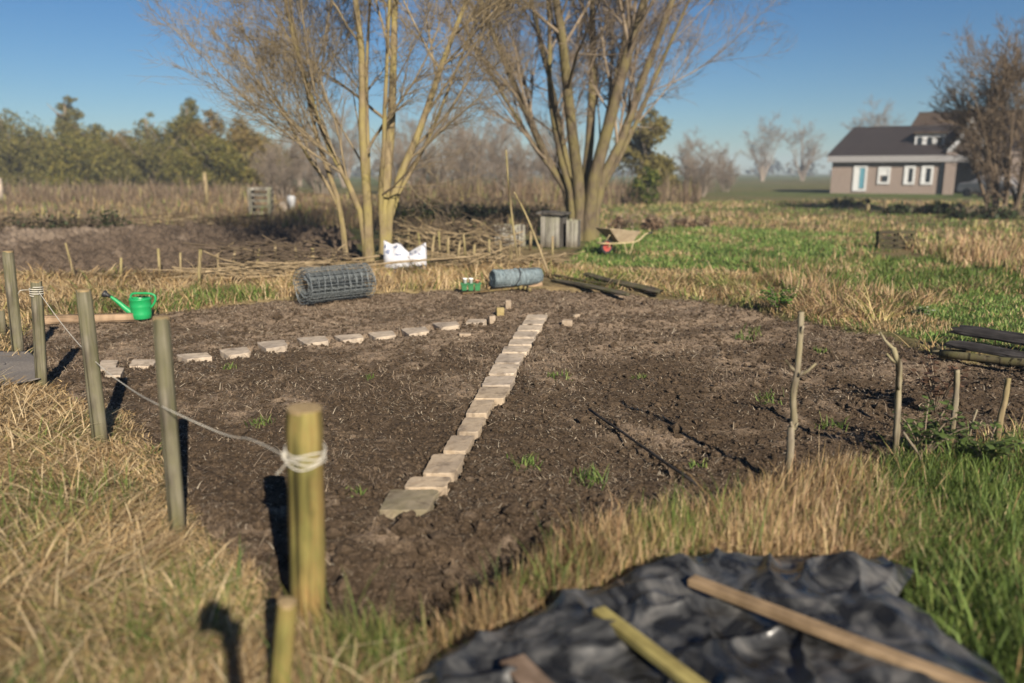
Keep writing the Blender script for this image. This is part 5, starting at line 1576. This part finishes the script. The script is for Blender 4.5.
beam('thin greenish batten between the two dark beams', (552, 280), (608, 288), 0.08, 0.05, 0.06, 0.04, M_POST)
# pile of black planks at the right edge
for k, (p, q, ha, hb, w, lab, mt) in enumerate((((951, 349), (1100, 372), 0.20, 0.16, 0.19, 'wide black plank on top of the pile at the right edge', M_DARKP), ((945, 355), (1080, 372), 0.11, 0.08, 0.17, 'black plank under the wide one in the pile at the right edge', M_DARKP),
                                        ((958, 343), (1110, 364), 0.16, 0.15, 0.17, 'black plank at the back of the pile at the right edge', M_DARKP))):
    beam(lab, p, q, ha, hb, w, 0.045, mt, 'black planks piled at the right edge', roll=0.30 - 0.1 * k, name='dark_plank')
def log_pole(label, p, q, r, za, zb, mt, name='pole', cat='pole'):
    a = at(*p); b = at(*q); a.z = za; b.z = zb
    pts = [a + (b - a) * (i / 8) - a + Vector((random.uniform(-.3, .3) * r, random.uniform(-.3, .3) * r, random.uniform(-.3, .3) * r)) for i in range(9)]
    m = MB(); m.tube(pts, [r * random.uniform(.85, 1.1) for _ in pts], 10)
    o = m.build(name, mt, None, True); o.location = a
    return tag(o, label, cat)
log_pole('brown round pole lying in front of the black planks', (940, 359), (1090, 378), 0.036, 0.05, 0.06, M_POST)
log_pole('long thin dark line lying slantwise on the soil right of the straight path', (589, 410), (698, 487), 0.009, 0.004, 0.012, M_DARKP, 'stick', 'stick')  # thin dark tube laid along a dark line on the soil
log_pole('thin dark stick lying left of the black planks', (932, 354), (965, 355), 0.012, 0.03, 0.04, M_BEAM, 'stick', 'stick')

# ------------------------------------------------------------------ compost boxes, wheelbarrow, pallet
M_GREYB = wood('silvered_boards', (0.20, 0.185, 0.16), (0.34, 0.32, 0.28), (0.20, 0.20, 0.12), 0.25, grain=26, scale=0.7)
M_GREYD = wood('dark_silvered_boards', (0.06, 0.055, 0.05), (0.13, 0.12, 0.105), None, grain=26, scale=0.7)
def compost_box(label, px0, px1, py0, py1, nb, depth, lid=False, gap=0.012, rz=0.12, side_dark=True):
    b = at((px0 + px1) / 2, py1); sc = (b.y * math.cos(PITCH) + EYE * math.sin(PITCH)) / FPX
    w = (px1 - px0) * sc; h = atY((px0 + px1) / 2, py0, b.y).z
    t = thing('compost_box', label, 'compost box', (b.x, b.y, 0), rz, 'grey board boxes by the large willow')
    bw = w / nb
    for k in range(nb):
        m = MB(); hh = h * random.uniform(0.96, 1.0)
        m.box((-w / 2 + bw * (k + .5), 0, hh / 2), (bw - gap, 0.025, hh), jit=0.006); m.build('board', M_GREYB, t)
        m = MB(); m.box((-w / 2 + bw * (k + .5), depth, hh / 2), (bw - gap, 0.025, hh), jit=0.006); m.build('board', M_GREYB, t)
    ns = max(2, int(depth / 0.15))
    for s in (-1, 1):
        for k in range(ns):
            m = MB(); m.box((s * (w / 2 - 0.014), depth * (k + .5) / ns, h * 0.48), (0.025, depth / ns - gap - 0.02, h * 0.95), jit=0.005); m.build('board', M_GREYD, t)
    for y in (0.04, depth - 0.04):
        m = MB(); m.box((0, y, h * 0.2), (w - 0.06, 0.04, 0.07)); m.box((0, y, h * 0.8), (w - 0.06, 0.04, 0.07)); m.build('rail', M_GREYD, t)
    if lid:
        m = MB(); m.box((0, depth / 2, h + 0.03), (w + 0.16, depth + 0.16, 0.05), Matrix.Rotation(0.04, 3, 'Y')); m.build('lid', M_GREYD, t, bevel=0.006)
compost_box('low grey board box with gaps, left of the tall lidded box', 494, 526, 225, 247, 4, 0.6, gap=0.03)
compost_box('tall grey board box with a dark flat lid by the large willow', 540, 560, 215, 247.5, 4, 0.6, lid=True, rz=-0.35)
compost_box('narrow grey board box right of the tall lidded box', 566, 578, 220, 247.5, 3, 0.45, rz=-0.2)

M_TRAY = noisy('muddy_barrow_tray', (0.24, 0.18, 0.115), (0.34, 0.27, 0.18), 9, 0.7, 0.3, bs=0.2)
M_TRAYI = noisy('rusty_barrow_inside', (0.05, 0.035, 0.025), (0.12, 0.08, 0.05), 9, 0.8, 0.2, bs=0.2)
M_TUBE = noisy('cream_painted_tube', (0.30, 0.24, 0.12), (0.40, 0.33, 0.19), 15, 0.5, 0.4, bs=0)
M_RED = noisy('red_rim', (0.30, 0.05, 0.04), (0.38, 0.07, 0.055), 9, 0.5, 0.4, bs=0)
def wheelbarrow():
    b = at(622, 253.5)
    t = thing('wheelbarrow', 'muddy wheelbarrow with a red-rimmed wheel on the lawn, facing left', 'wheelbarrow', (b.x - 0.1, b.y, 0), 0.52)
    k = 0.80
    def v(x, y, z): return Vector((x * k, y * k, z * k))
    # wheel at left
    wh = thing('wheel', None, None); wh.parent = t
    del_ = None
    wx = -0.36
    m = MB(); ring = [v(wx + 0.155 * math.cos(a), 0, 0.20 + 0.155 * math.sin(a)) for a in np.linspace(0, 2 * PI, 29)]
    m.tube(ring, 0.042 * k, 10, cap=False); m.build('tyre', M_RUB, wh, True)
    m = MB(); m.tube([v(wx, -0.028, 0.2), v(wx, 0.028, 0.2)], 0.125 * k, 22); m.tube([v(wx, -0.045, 0.2), v(wx, 0.045, 0.2)], 0.05 * k, 12); m.build('rim', M_RED, wh)
    m = MB(); m.tube([v(wx, -0.13, 0.2), v(wx, 0.13, 0.2)], 0.012 * k, 8); m.build('axle', M_TUBE, wh)
    # frame rails
    for s in (-1, 1):
        m = MB(); m.tube(catmull([v(-0.60, 0.10 * s, 0.30), v(wx, 0.14 * s, 0.29), v(-0.05, 0.20 * s, 0.29), v(0.28, 0.25 * s, 0.30), v(0.50, 0.28 * s, 0.36), v(0.68, 0.29 * s, 0.50), v(0.80, 0.29 * s, 0.53)], 6), 0.019 * k, 9)
        m.build('frame_rail', M_TUBE, t, True)
        m = MB(); m.tube([v(0.78, 0.29 * s, 0.527), v(0.93, 0.29 * s, 0.545)], 0.026 * k, 10); m.build('grip', M_BLKPL, t, True)
        m = MB(); m.tube(catmull([v(0.05, 0.22 * s, 0.29), v(0.14, 0.23 * s, 0.02), v(0.24, 0.23 * s, 0.0), v(0.33, 0.25 * s, 0.30)], 4), 0.014 * k, 8); m.build('leg', M_TUBE, t, True)
        m = MB(); m.tube([v(-0.52, 0.105 * s, 0.30), v(-0.33, 0.2 * s, 0.62)], 0.013 * k, 8); m.build('brace', M_TUBE, t, True)
        m = MB(); m.tube([v(wx, 0.13 * s, 0.2), v(wx, 0.14 * s, 0.29)], 0.012 * k, 8); m.build('fork', M_TUBE, t)
    m = MB(); m.tube([v(-0.60, -0.10, 0.30), v(-0.60, 0.10, 0.30)], 0.019 * k, 8); m.build('nose_bar', M_TUBE, t)
    # tray: flared pan, front wall raking far forward
    bot = [v(-0.10, -0.19, 0.32), v(0.34, -0.22, 0.32), v(0.34, 0.22, 0.32), v(-0.10, 0.19, 0.32)]
    top = [v(-0.50, -0.33, 0.68), v(0.48, -0.32, 0.58), v(0.48, 0.32, 0.58), v(-0.50, 0.33, 0.68)]
    m = MB(); m.add(bot + top, [(3, 2, 1, 0)] + [(i, (i + 1) % 4, 4 + (i + 1) % 4, 4 + i) for i in range(4)])
    tr = m.build('tray', M_TRAY, t)
    sol = tr.modifiers.new('t', 'SOLIDIFY'); sol.thickness = 0.006; sol.offset = 1
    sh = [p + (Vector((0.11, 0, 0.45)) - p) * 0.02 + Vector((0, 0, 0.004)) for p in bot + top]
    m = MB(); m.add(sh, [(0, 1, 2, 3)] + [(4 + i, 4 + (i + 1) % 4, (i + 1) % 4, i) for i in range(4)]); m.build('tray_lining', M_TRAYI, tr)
    m = MB(); m.tube(top + [top[0]], 0.013 * k, 7); m.build('rim_tube', M_TRAY, tr)
wheelbarrow()

M_PAL = wood('old_mossy_pallet', (0.028, 0.022, 0.014), (0.07, 0.056, 0.034), (0.06, 0.06, 0.02), 0.3, axis='X', grain=24)
def pallet():
    b = at(897, 249.5); sc = (b.y * math.cos(PITCH) + EYE * math.sin(PITCH)) / FPX
    w = 38 * sc; h = atY(897, 231, b.y).z
    t = thing('wooden_pallet', 'old dark pallet standing on edge in the grass before the house', 'pallet', (b.x, b.y, 0), 0.05)
    for k, z in enumerate((0.94, 0.64, 0.34, 0.08)):
        m = MB(); m.box((0, 0, z * h), (w, 0.022, h * 0.17), jit=0.006); m.build('slat', M_PAL, t)
        m = MB(); m.box((0, 0.13, z * h), (w, 0.022, h * 0.17), jit=0.006); m.build('slat', M_PAL, t)
    for x in (-0.46, 0, 0.46):
        m = MB(); m.box((x * w, 0.065, h * 0.5), (0.07, 0.10, h)); m.build('bearer', M_PAL, t)
    d = Vector((0.26 * w, 0, -h * 0.75)); a = Vector((0.02 * w, -0.03, h * 0.92))
    m = MB(); m.tube([a, a + d], 0.02, 8); m.build('brace', M_STAKE, t)
    t.rotation_euler = (-0.12, 0, 0.05)
pallet()
def gate():
    b = at(262, 217); Dp = b.y; sc = Dp / FPX
    w = 22 * sc; h = atY(262, 187, Dp).z
    t = thing('wooden_crate_stack', 'weathered grey pallet stack standing in the reeds left of the willow', 'pallet stack', (b.x, Dp, 0), 0.1)
    for k in range(5):
        m = MB(); m.box((0, 0, h * (0.15 + 0.2 * k)), (w, 0.5, 0.09), jit=0.02); m.build('slat', M_GREYB, t)
    for x in (-0.42, 0.42):
        for y in (-0.2, 0.2):
            m = MB(); m.box((x * w, y, h * 0.49), (0.12, 0.09, h * 0.98)); m.build('leg', M_GREYB, t)
gate()
def pole_post(label, px, pyb, pyt, wpx, mt, cat='post', name='field_post'):
    b = at(px, pyb); sc = b.y / FPX; h = atY(px, pyt, b.y).z
    m = MB(); m.tube([(0, 0, -0.2), (0.01, 0, h * .5), (0, 0, h)], [wpx / 2 * sc, wpx / 2 * sc * .95, wpx / 2 * sc * .9], 10)
    o = m.build(name, mt, None, True); o.location = (b.x, b.y, 0)
    tag(o, label, cat)
pole_post('pale concrete-like post at the left edge before the hedge', 1, 204, 178, 7, M_SLABP)
pole_post('tall thin light post in the reeds before the right end of the hedge', 207, 206, 172, 4, M_STAKE)
pole_post('short brown field post below the house, left of two', 867, 213, 204, 4, M_STAKE)
pole_post('taller brown field post below the house, right of two', 884, 214, 201, 4, M_STAKE)

# ------------------------------------------------------------------ white sacks
M_SACK = None
def sack_mat():
    m, nt, b = mat('white_plastic_sack', 0.4, 0.4)
    v = coords(nt)
    n = noise_node(nt, 11, 3, v, 0.5); r = ramp(nt, n.outputs['Fac'], [(0.56, (0.47, 0.47, 0.49)), (0.60, (0.13, 0.15, 0.22))])
    sp = nt.nodes.new('ShaderNodeSeparateXYZ'); nt.links.new(v, sp.inputs[0])
    lo = ramp(nt, sp.outputs['Z'], [(0.04, (1, 1, 1)), (0.07, (0, 0, 0)), (0.26, (0, 0, 0)), (0.30, (1, 1, 1))])
    col = mixc(nt, lo.outputs['Color'], (0.47, 0.47, 0.49), r.outputs['Color'])
    nt.links.new(col, b.inputs['Base Color'])
    return m
M_SACK = sack_mat()
def sack(label, px, py, wpx, hpx, peaks, seed):
    b = at(px, py); sc = (b.y * math.cos(PITCH) + EYE * math.sin(PITCH)) / FPX
    w = wpx * sc; h = hpx * sc
    nu, nv = 56, 22
    V = []
    for j in range(nv + 1):
        f = j / nv
        for i in range(nu):
            a = 2 * PI * i / nu
            ca, sa = math.cos(a), math.sin(a)
            sq = (abs(ca) ** 1.1 * (1 if ca > 0 else -1), abs(sa) ** 1.1 * (1 if sa > 0 else -1))
            flat = 1 - 0.86 * max(0, (f - 0.45) / 0.55) ** 1.2
            rx = w / 2 * (0.97 + 0.07 * math.sin(f * PI)); ry = w * 0.30 * flat * (0.9 + 0.25 * math.sin(f * PI))
            x = sq[0] * rx; y = sq[1] * ry
            # corner ears at the top
            top = np.interp(x / (w / 2), [p[0] for p in peaks], [p[1] for p in peaks])
            z = h * f * (1 - 0.55 * f ** 1.5 * (1 - top))
            nz = float(fbm(np.array([a * 1.6 + seed]), np.array([f * 6.0]), seed, 3)[0] - .5)
            V.append((x * (1 + 0.10 * nz), y + 0.08 * w * nz, max(0, z + 0.07 * h * nz * (f > 0))))
    F = [(j * nu + i, j * nu + (i + 1) % nu, (j + 1) * nu + (i + 1) % nu, (j + 1) * nu + i) for j in range(nv) for i in range(nu)]
    F.append(tuple(range(nu - 1, -1, -1))); F.append(tuple(nv * nu + i for i in range(nu)))
    m = MB(); m.v = V; m.f = F
    o = m.build('white_sack', M_SACK, None, True); o.location = (b.x, b.y, 0.0); o.rotation_euler = (0, 0, random.uniform(-.2, .2))
    tag(o, label, 'sack', 'white sacks by the willow')
sack('white plastic sack with two crumpled ears, next to the willow trunk', 397, 272, 25, 31, [(-1, 1.0), (-0.75, 1.0), (-0.35, 0.45), (0.1, 0.9), (0.35, 0.85), (0.8, 0.35), (1, 0.3)], 3)
sack('white plastic sack with one pointed corner, right of the eared sack', 417, 271, 19, 28, [(-1, 0.35), (-0.4, 0.3), (0.3, 0.6), (0.85, 1.0), (1, 1.0)], 8)
def small_white():
    b = at(292, 212); sc = b.y / FPX
    m = MB(); m.lathe([(3 * sc, 0), (3.4 * sc, 8 * sc), (4.2 * sc, 10 * sc), (4.2 * sc, 14.5 * sc), (2.5 * sc, 16 * sc)], 14)
    o = m.build('white_bucket', M_WHITE, None, True); o.location = (b.x, b.y, 0)
    tag(o, 'blurred white bucket standing in the rough left of the willow', 'bucket')
    b = at(284, 212)
    m = MB(); m.hexa([(-.2, -.15, 0), (.2, -.15, 0), (.2, .15, 0), (-.2, .15, 0)], [(-.15, -.12, 0.42), (.12, -.12, 0.5), (.12, .12, 0.46), (-.15, .12, 0.4)])
    o = m.build('beige_bag', M_SLABP, None, False, 0.06, 3); o.location = (b.x, b.y, 0)
    tag(o, 'small beige bag beside the blurred white bucket', 'bag')
small_white()

# ------------------------------------------------------------------ brushwood fence
M_STICK = noisy('dry_sticks', (0.15, 0.11, 0.06), (0.30, 0.23, 0.14), 6, 0.9, 0.15, bs=0.2)
M_STICKD = noisy('dark_sticks', (0.05, 0.037, 0.024), (0.12, 0.09, 0.06), 6, 0.9, 0.15, bs=0.2)
def brush_fence(name, label, stakes, long_, brush, cat='brushwood fence'):
    c = at(stakes[len(stakes) // 2][0], stakes[len(stakes) // 2][2])
    t = thing(name, label, cat, (c.x, c.y, 0))
    for (px, yt, yb, r) in stakes:
        b = at(px, yb); tp = atY(px + random.uniform(-2, 3), yt, b.y + random.uniform(-0.05, 0.05))
        pts = [b + Vector((0, 0, -0.1)), b + (tp - b) * 0.5 + Vector((random.uniform(-.02, .02), 0, 0)), tp]
        m = MB(); m.tube([p - c + Vector((0, -0.25, 0)) for p in pts], [r * 1.3, r * 1.25, r * 1.1], 8); m.build('stake', M_STAKE, t, True)
    for pts, za in long_:
        Y = [at(p[0], p[2]).y for p in pts]
        P = [atY(p[0], p[1], y) - c for p, y in zip(pts, Y)]
        P = catmull(P, 4)
        m = MB(); m.tube(P, [za * (1 - 0.5 * i / len(P)) for i in range(len(P))], 7); m.build('long_branch', M_STICK, t, True)
    # loose brushwood
    for (n, px0, px1, pb0, pb1, hmax, lmin, lmax, ang, mt, nm) in brush:
        A = np.empty((n, 6, 3)); R = np.empty((n, 6))
        for i in range(n):
            f = random.random(); px = px0 + (px1 - px0) * f
            b = at(px, pb0 + (pb1 - pb0) * f); b.y += random.uniform(-0.3, 0.3)
            L = random.uniform(lmin, lmax); yaw = random.gauss(0, 0.35) + (PI if random.random() < .5 else 0); el = random.gauss(0, ang)
            z0 = random.random() ** 1.3 * hmax
            d = Vector((math.cos(yaw) * math.cos(el), math.sin(yaw) * math.cos(el), math.sin(el)))
            cur = random.uniform(-0.25, 0.15)
            for j in range(6):
                s = (j / 5 - 0.5) * L
                p = b + d * s + Vector((0, 0, z0 + cur * (s / max(L, .1)) ** 2 * L * 1.3)) + Vector((random.gauss(0, .012), random.gauss(0, .012), random.gauss(0, .012)))
                p.z = max(p.z, 0.015)
                A[i, j] = p - c
            R[i] = random.uniform(0.006, 0.016) * np.linspace(1.0, 0.45, 6)
        V, q = batch_tubes(A, R, 5)
        tag(nbuild(nm, V, q, None, mt, parent=t), kind='stuff')
    return t
brush_fence('brushwood_fence', 'low woven fence of stakes and sticks along the ploughed earth, left of the willow',
    [(186, 251, 276, 0.015), (223, 252, 277, 0.015), (262, 247, 268, 0.016), (300, 246, 268, 0.016), (336, 247, 266, 0.016), (126, 256, 276, 0.017), (166, 247, 275, 0.02), (206, 248, 289, 0.022), (239.5, 246, 265, 0.02), (281, 243, 266, 0.02), (316, 246, 267, 0.028)],
    [([(77, 271, 277), (122, 276, 279), (163, 275.5, 279), (203, 268.5, 282)], 0.02), ([(200, 279, 285), (250, 277, 284), (320, 274, 280), (390, 268, 276)], 0.022),
     ([(329, 261, 270), (355, 259, 270), (387, 255, 270)], 0.026), ([(212, 258, 272), (222, 251, 272), (234, 242, 272)], 0.012), ([(240, 248, 270), (290, 262, 272), (330, 268, 272)], 0.022), ([(330, 262, 270), (338, 250, 270), (347, 243, 270)], 0.018),
     ([(205, 272, 284), (260, 266, 278), (330, 262, 276)], 0.018)],
    [(110, 195, 345, 284, 276, 0.24, 0.6, 1.9, 0.10, M_STICK, 'brushwood'), (90, 225, 330, 276, 272, 0.55, 0.6, 1.6, 0.22, M_STICKD, 'dark_brushwood')])
brush_fence('brushwood_fence', 'tall brushwood heap held by stakes between the willow and the grey boxes',
    [(402, 236, 257, 0.018), (421, 232, 257, 0.018), (441, 230, 256, 0.016), (458, 240, 261, 0.018), (466, 233, 258, 0.016), (490, 238, 261, 0.018), (520, 240, 262, 0.018), (541, 243, 262, 0.018), (410, 227, 254, 0.022), (433, 234, 259, 0.024), (450, 236, 259, 0.026), (474, 243, 261, 0.024), (482, 222, 249, 0.022), (501, 240, 265, 0.022), (511, 243, 267, 0.022), (530, 230, 249, 0.026), (553, 235, 261, 0.022)],
    [([(360, 266, 275), (400, 262, 275), (440, 259, 272), (470, 257, 270)], 0.024), ([(430, 262, 272), (460, 258, 270), (495, 252, 268)], 0.026), ([(415, 233, 256), (450, 233, 254), (500, 236, 252)], 0.018),
     ([(440, 225, 250), (462, 222, 250), (480, 232, 250), (492, 246, 250)], 0.016), ([(470, 262, 270), (500, 250, 268), (525, 241, 264)], 0.018)],
    [(75, 395, 500, 255, 255, 0.6, 0.5, 1.5, 0.5, M_STICK, 'brushwood'), (240, 400, 505, 252, 252, 0.62, 0.5, 1.3, 0.5, M_STICKD, 'dark_brushwood'), (80, 430, 560, 268, 268, 0.25, 0.4, 1.2, 0.15, M_STICK, 'fallen_brushwood')])
brush_fence('brushwood_fence', 'low dark line of brushwood along the back of the ploughed earth at far left',
    [(47, 206, 230, 0.03), (62, 211, 231, 0.03), (82, 209, 231, 0.03), (108, 205, 230, 0.03), (170, 212, 230, 0.025)],
    [([(-20, 226, 232), (60, 224, 231), (130, 226, 230)], 0.03), ([(110, 225, 230), (190, 224, 230), (265, 222, 230)], 0.03)],
    [(110, -30, 270, 233, 230, 0.45, 0.8, 2.4, 0.15, M_STICKD, 'dark_brushwood'), (40, -30, 270, 232, 229, 0.35, 0.8, 2.4, 0.12, M_STICK, 'brushwood')])
crooked('tall thin pole standing upright left of the lidded box', [(506, 150), (509, 190), (513, 225), (519, 268)], 0.022, 0.012, name='bean_pole', mt=M_STAKE, group='bean poles', cat='pole')
crooked('thin pole leaning left, its foot at the right end of the netting roll', [(514, 192), (526, 215), (538, 245), (552, 279)], 0.022, 0.014, name='bean_pole', mt=M_STAKE, group='bean poles', cat='pole')

# ------------------------------------------------------------------ black tarp with boards
def tarp_mat():
    m, nt, b = mat('black_plastic_sheet', 0.42, 0.45)
    v = coords(nt)
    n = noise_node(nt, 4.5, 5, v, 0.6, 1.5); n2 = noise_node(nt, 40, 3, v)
    r = ramp(nt, n.outputs['Fac'], [(0.42, (0.011, 0.011, 0.011)), (0.54, (0.045, 0.045, 0.044)), (0.66, (0.095, 0.091, 0.085))])  # grey dust patches that also put the sheet's highlights into the colour
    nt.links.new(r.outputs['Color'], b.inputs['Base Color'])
    rr = ramp(nt, n.outputs['Fac'], [(0.35, (0.22, 0.22, 0.22)), (0.7, (0.45, 0.45, 0.45))]); nt.links.new(rr.outputs['Color'], b.inputs['Roughness'])
    bump(nt, b, n2.outputs['Fac'], 0.15, 0.004)
    return m
def cell_f1(x, y, seed):
    ix = np.floor(x); iy = np.floor(y); z0 = np.zeros_like(ix); best = np.full(x.shape, 9.0)
    for dx in (-1, 0, 1):
        for dy in (-1, 0, 1):
            cx = ix + dx; cy = iy + dy
            px = cx + _h(cx, cy, z0, seed); py = cy + _h(cx, cy, z0 + 5, seed + 3)
            best = np.minimum(best, np.hypot(x - px, y - py))
    return best
def tarp_z(x, y):
    wx = x + 0.16 * fbm(x * 2.0, y * 2.0, 601, 2); wy = y + 0.16 * fbm(x * 2.0 + 9, y * 2.0, 605, 2)
    f1 = cell_f1(wx * 1.7 + wy * 1.0, wy * 3.4 - wx * 0.9, 611)
    f2 = cell_f1(wx * 5.2 - wy * 3.0, wy * 4.6 + wx * 2.2, 617)
    f3 = cell_f1(wx * 11 + wy * 6, wy * 13 - wx * 7, 619)
    rid = lambda n: 1 - np.abs(2 * n - 1)
    r1 = rid(vnoise(wx * 1.9 + wy * 1.3, wy * 4.4 - wx * 1.0, 611))
    r2 = rid(vnoise(wx * 6.0 - wy * 2.0, wy * 2.6 + wx * 1.6, 617))
    return 0.012 + 0.034 * f1 + 0.024 * f2 + 0.007 * f3 + 0.036 * r1 ** 4 + 0.036 * r2 ** 4 + 0.03 * (fbm(x * 1.5, y * 1.5, 621, 2) - .5)
def tarp():
    px = TARP_PX
    poly = np.array([at(*p)[:2] for p in px]); c = np.array(at(690, 660)[:2])
    # dense ring
    per = []
    for i in range(len(poly)):
        a, b = poly[i], poly[(i + 1) % len(poly)]
        k = max(3, int(np.linalg.norm(b - a) / 0.014))
        per += [a + (b - a) * j / k for j in range(k)]
    per = np.array(per); K = 130; n = len(per)
    f = np.linspace(0.0, 1, K + 1)[1:]
    Q = c + (per[None] - c) * f[:, None, None]
    x, y = Q[..., 0].ravel(), Q[..., 1].ravel(); ff = np.repeat(f, n)
    z = tarp_z(x, y)
    z = np.maximum(z, 0.02)
    e = sstep(1.0, 0.90, ff)
    hem = 0.035 + 0.03 * (fbm(x * 9, y * 9, 631, 2) - .3)
    z = z * (0.25 + 0.75 * e) + hem * 0.8
    # a crumpled raised fold near the back right corner
    for (qx, qy, hh, rad) in ((846, 590, 0.045, 0.10), (880, 592, 0.03, 0.08), (650, 610, 0.03, 0.15), (560, 640, 0.03, .12)):
        w = at(qx, qy); z = z + hh * np.exp(-((x - w.x) ** 2 + (y - w.y) ** 2) / rad ** 2) 
    V = np.concatenate([[[c[0], c[1], z[:n].mean()]], np.stack([x, y, z], 1)])
    idx = 1 + np.arange(K * n).reshape(K, n)
    q = np.stack([idx[:-1], np.roll(idx, -1, 1)[:-1], np.roll(idx, -1, 1)[1:], idx[1:]], -1).reshape(-1, 4)
    tri = np.stack([np.zeros(n, int), idx[0], np.roll(idx[0], -1)], 1)
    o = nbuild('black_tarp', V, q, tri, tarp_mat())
    s = o.modifiers.new('thick', 'SOLIDIFY'); s.thickness = 0.003
    tag(o, 'wrinkled black plastic sheet weighted down with boards in the near right', 'tarp')
tarp()
M_BOARD = wood('brown_batten', (0.20, 0.135, 0.075), (0.34, 0.24, 0.14), None, axis='X', grain=35)
M_BOARDY = wood('yellow_green_batten', (0.22, 0.185, 0.06), (0.36, 0.30, 0.11), None, axis='X', grain=35)
M_BOARDR = wood('reddish_brown_board', (0.18, 0.12, 0.08), (0.28, 0.20, 0.14), None, axis='X', grain=35)
def on_tarp(label, p, q, w, th, mt):
    a = at(*p); b = at(*q)
    f = np.linspace(0, 1, 60)
    zz = np.maximum(tarp_z(a.x + (b.x - a.x) * f, a.y + (b.y - a.y) * f), 0.02) + 0.028
    for qx, qy, hh, rad in ((846, 590, 0.045, 0.10), (880, 592, 0.03, 0.08), (650, 610, 0.03, 0.15), (560, 640, 0.03, .12)):
        g = at(qx, qy); zz = zz + hh * np.exp(-((a.x + (b.x - a.x) * f - g.x) ** 2 + (a.y + (b.y - a.y) * f - g.y) ** 2) / rad ** 2)
    # a line resting on the highest wrinkles
    A = np.stack([np.ones(60), f], 1); k = np.linalg.lstsq(A, zz, rcond=None)[0]
    up = float((zz - A @ k).max())
    z0, z1 = float(k[0]) + up * 0.95 + th / 2, float(k[0] + k[1]) + up * 0.95 + th / 2
    return board_between('batten', label, at(p[0], p[1], z0), at(q[0], q[1], z1), w, th, mt, 'batten')
on_tarp('long brown wooden batten lying slantwise across the black sheet', (691, 580), (1010, 702), 0.058, 0.028, M_BOARD)
on_tarp('short yellow-green batten on the black sheet', (598, 611), (720, 704), 0.055, 0.032, M_BOARDY)
on_tarp('reddish brown board end at the bottom edge of the black sheet', (512, 660), (560, 712), 0.095, 0.022, M_BOARDR)

# ------------------------------------------------------------------ haze
def haze():
    m = bpy.data.materials.new('thin_haze'); m.use_nodes = True
    nt = m.node_tree; nt.nodes.remove(nt.nodes['Principled BSDF'])
    v = nt.nodes.new('ShaderNodeVolumePrincipled')
    v.inputs['Color'].default_value = (0.72, 0.84, 1.0, 1)
    v.inputs['Density'].default_value = 0.0009
    v.inputs['Anisotropy'].default_value = 0.0
    nt.links.new(v.outputs[0], nt.nodes['Material Output'].inputs['Volume'])
    b = MB(); b.box((0, 330, 6.0), (1440, 800, 16.0))
    o = b.build('haze', m)
    tag(o, 'thin blue haze lying over the fields towards the horizon', 'haze', kind='stuff')
    o.visible_shadow = True
haze()
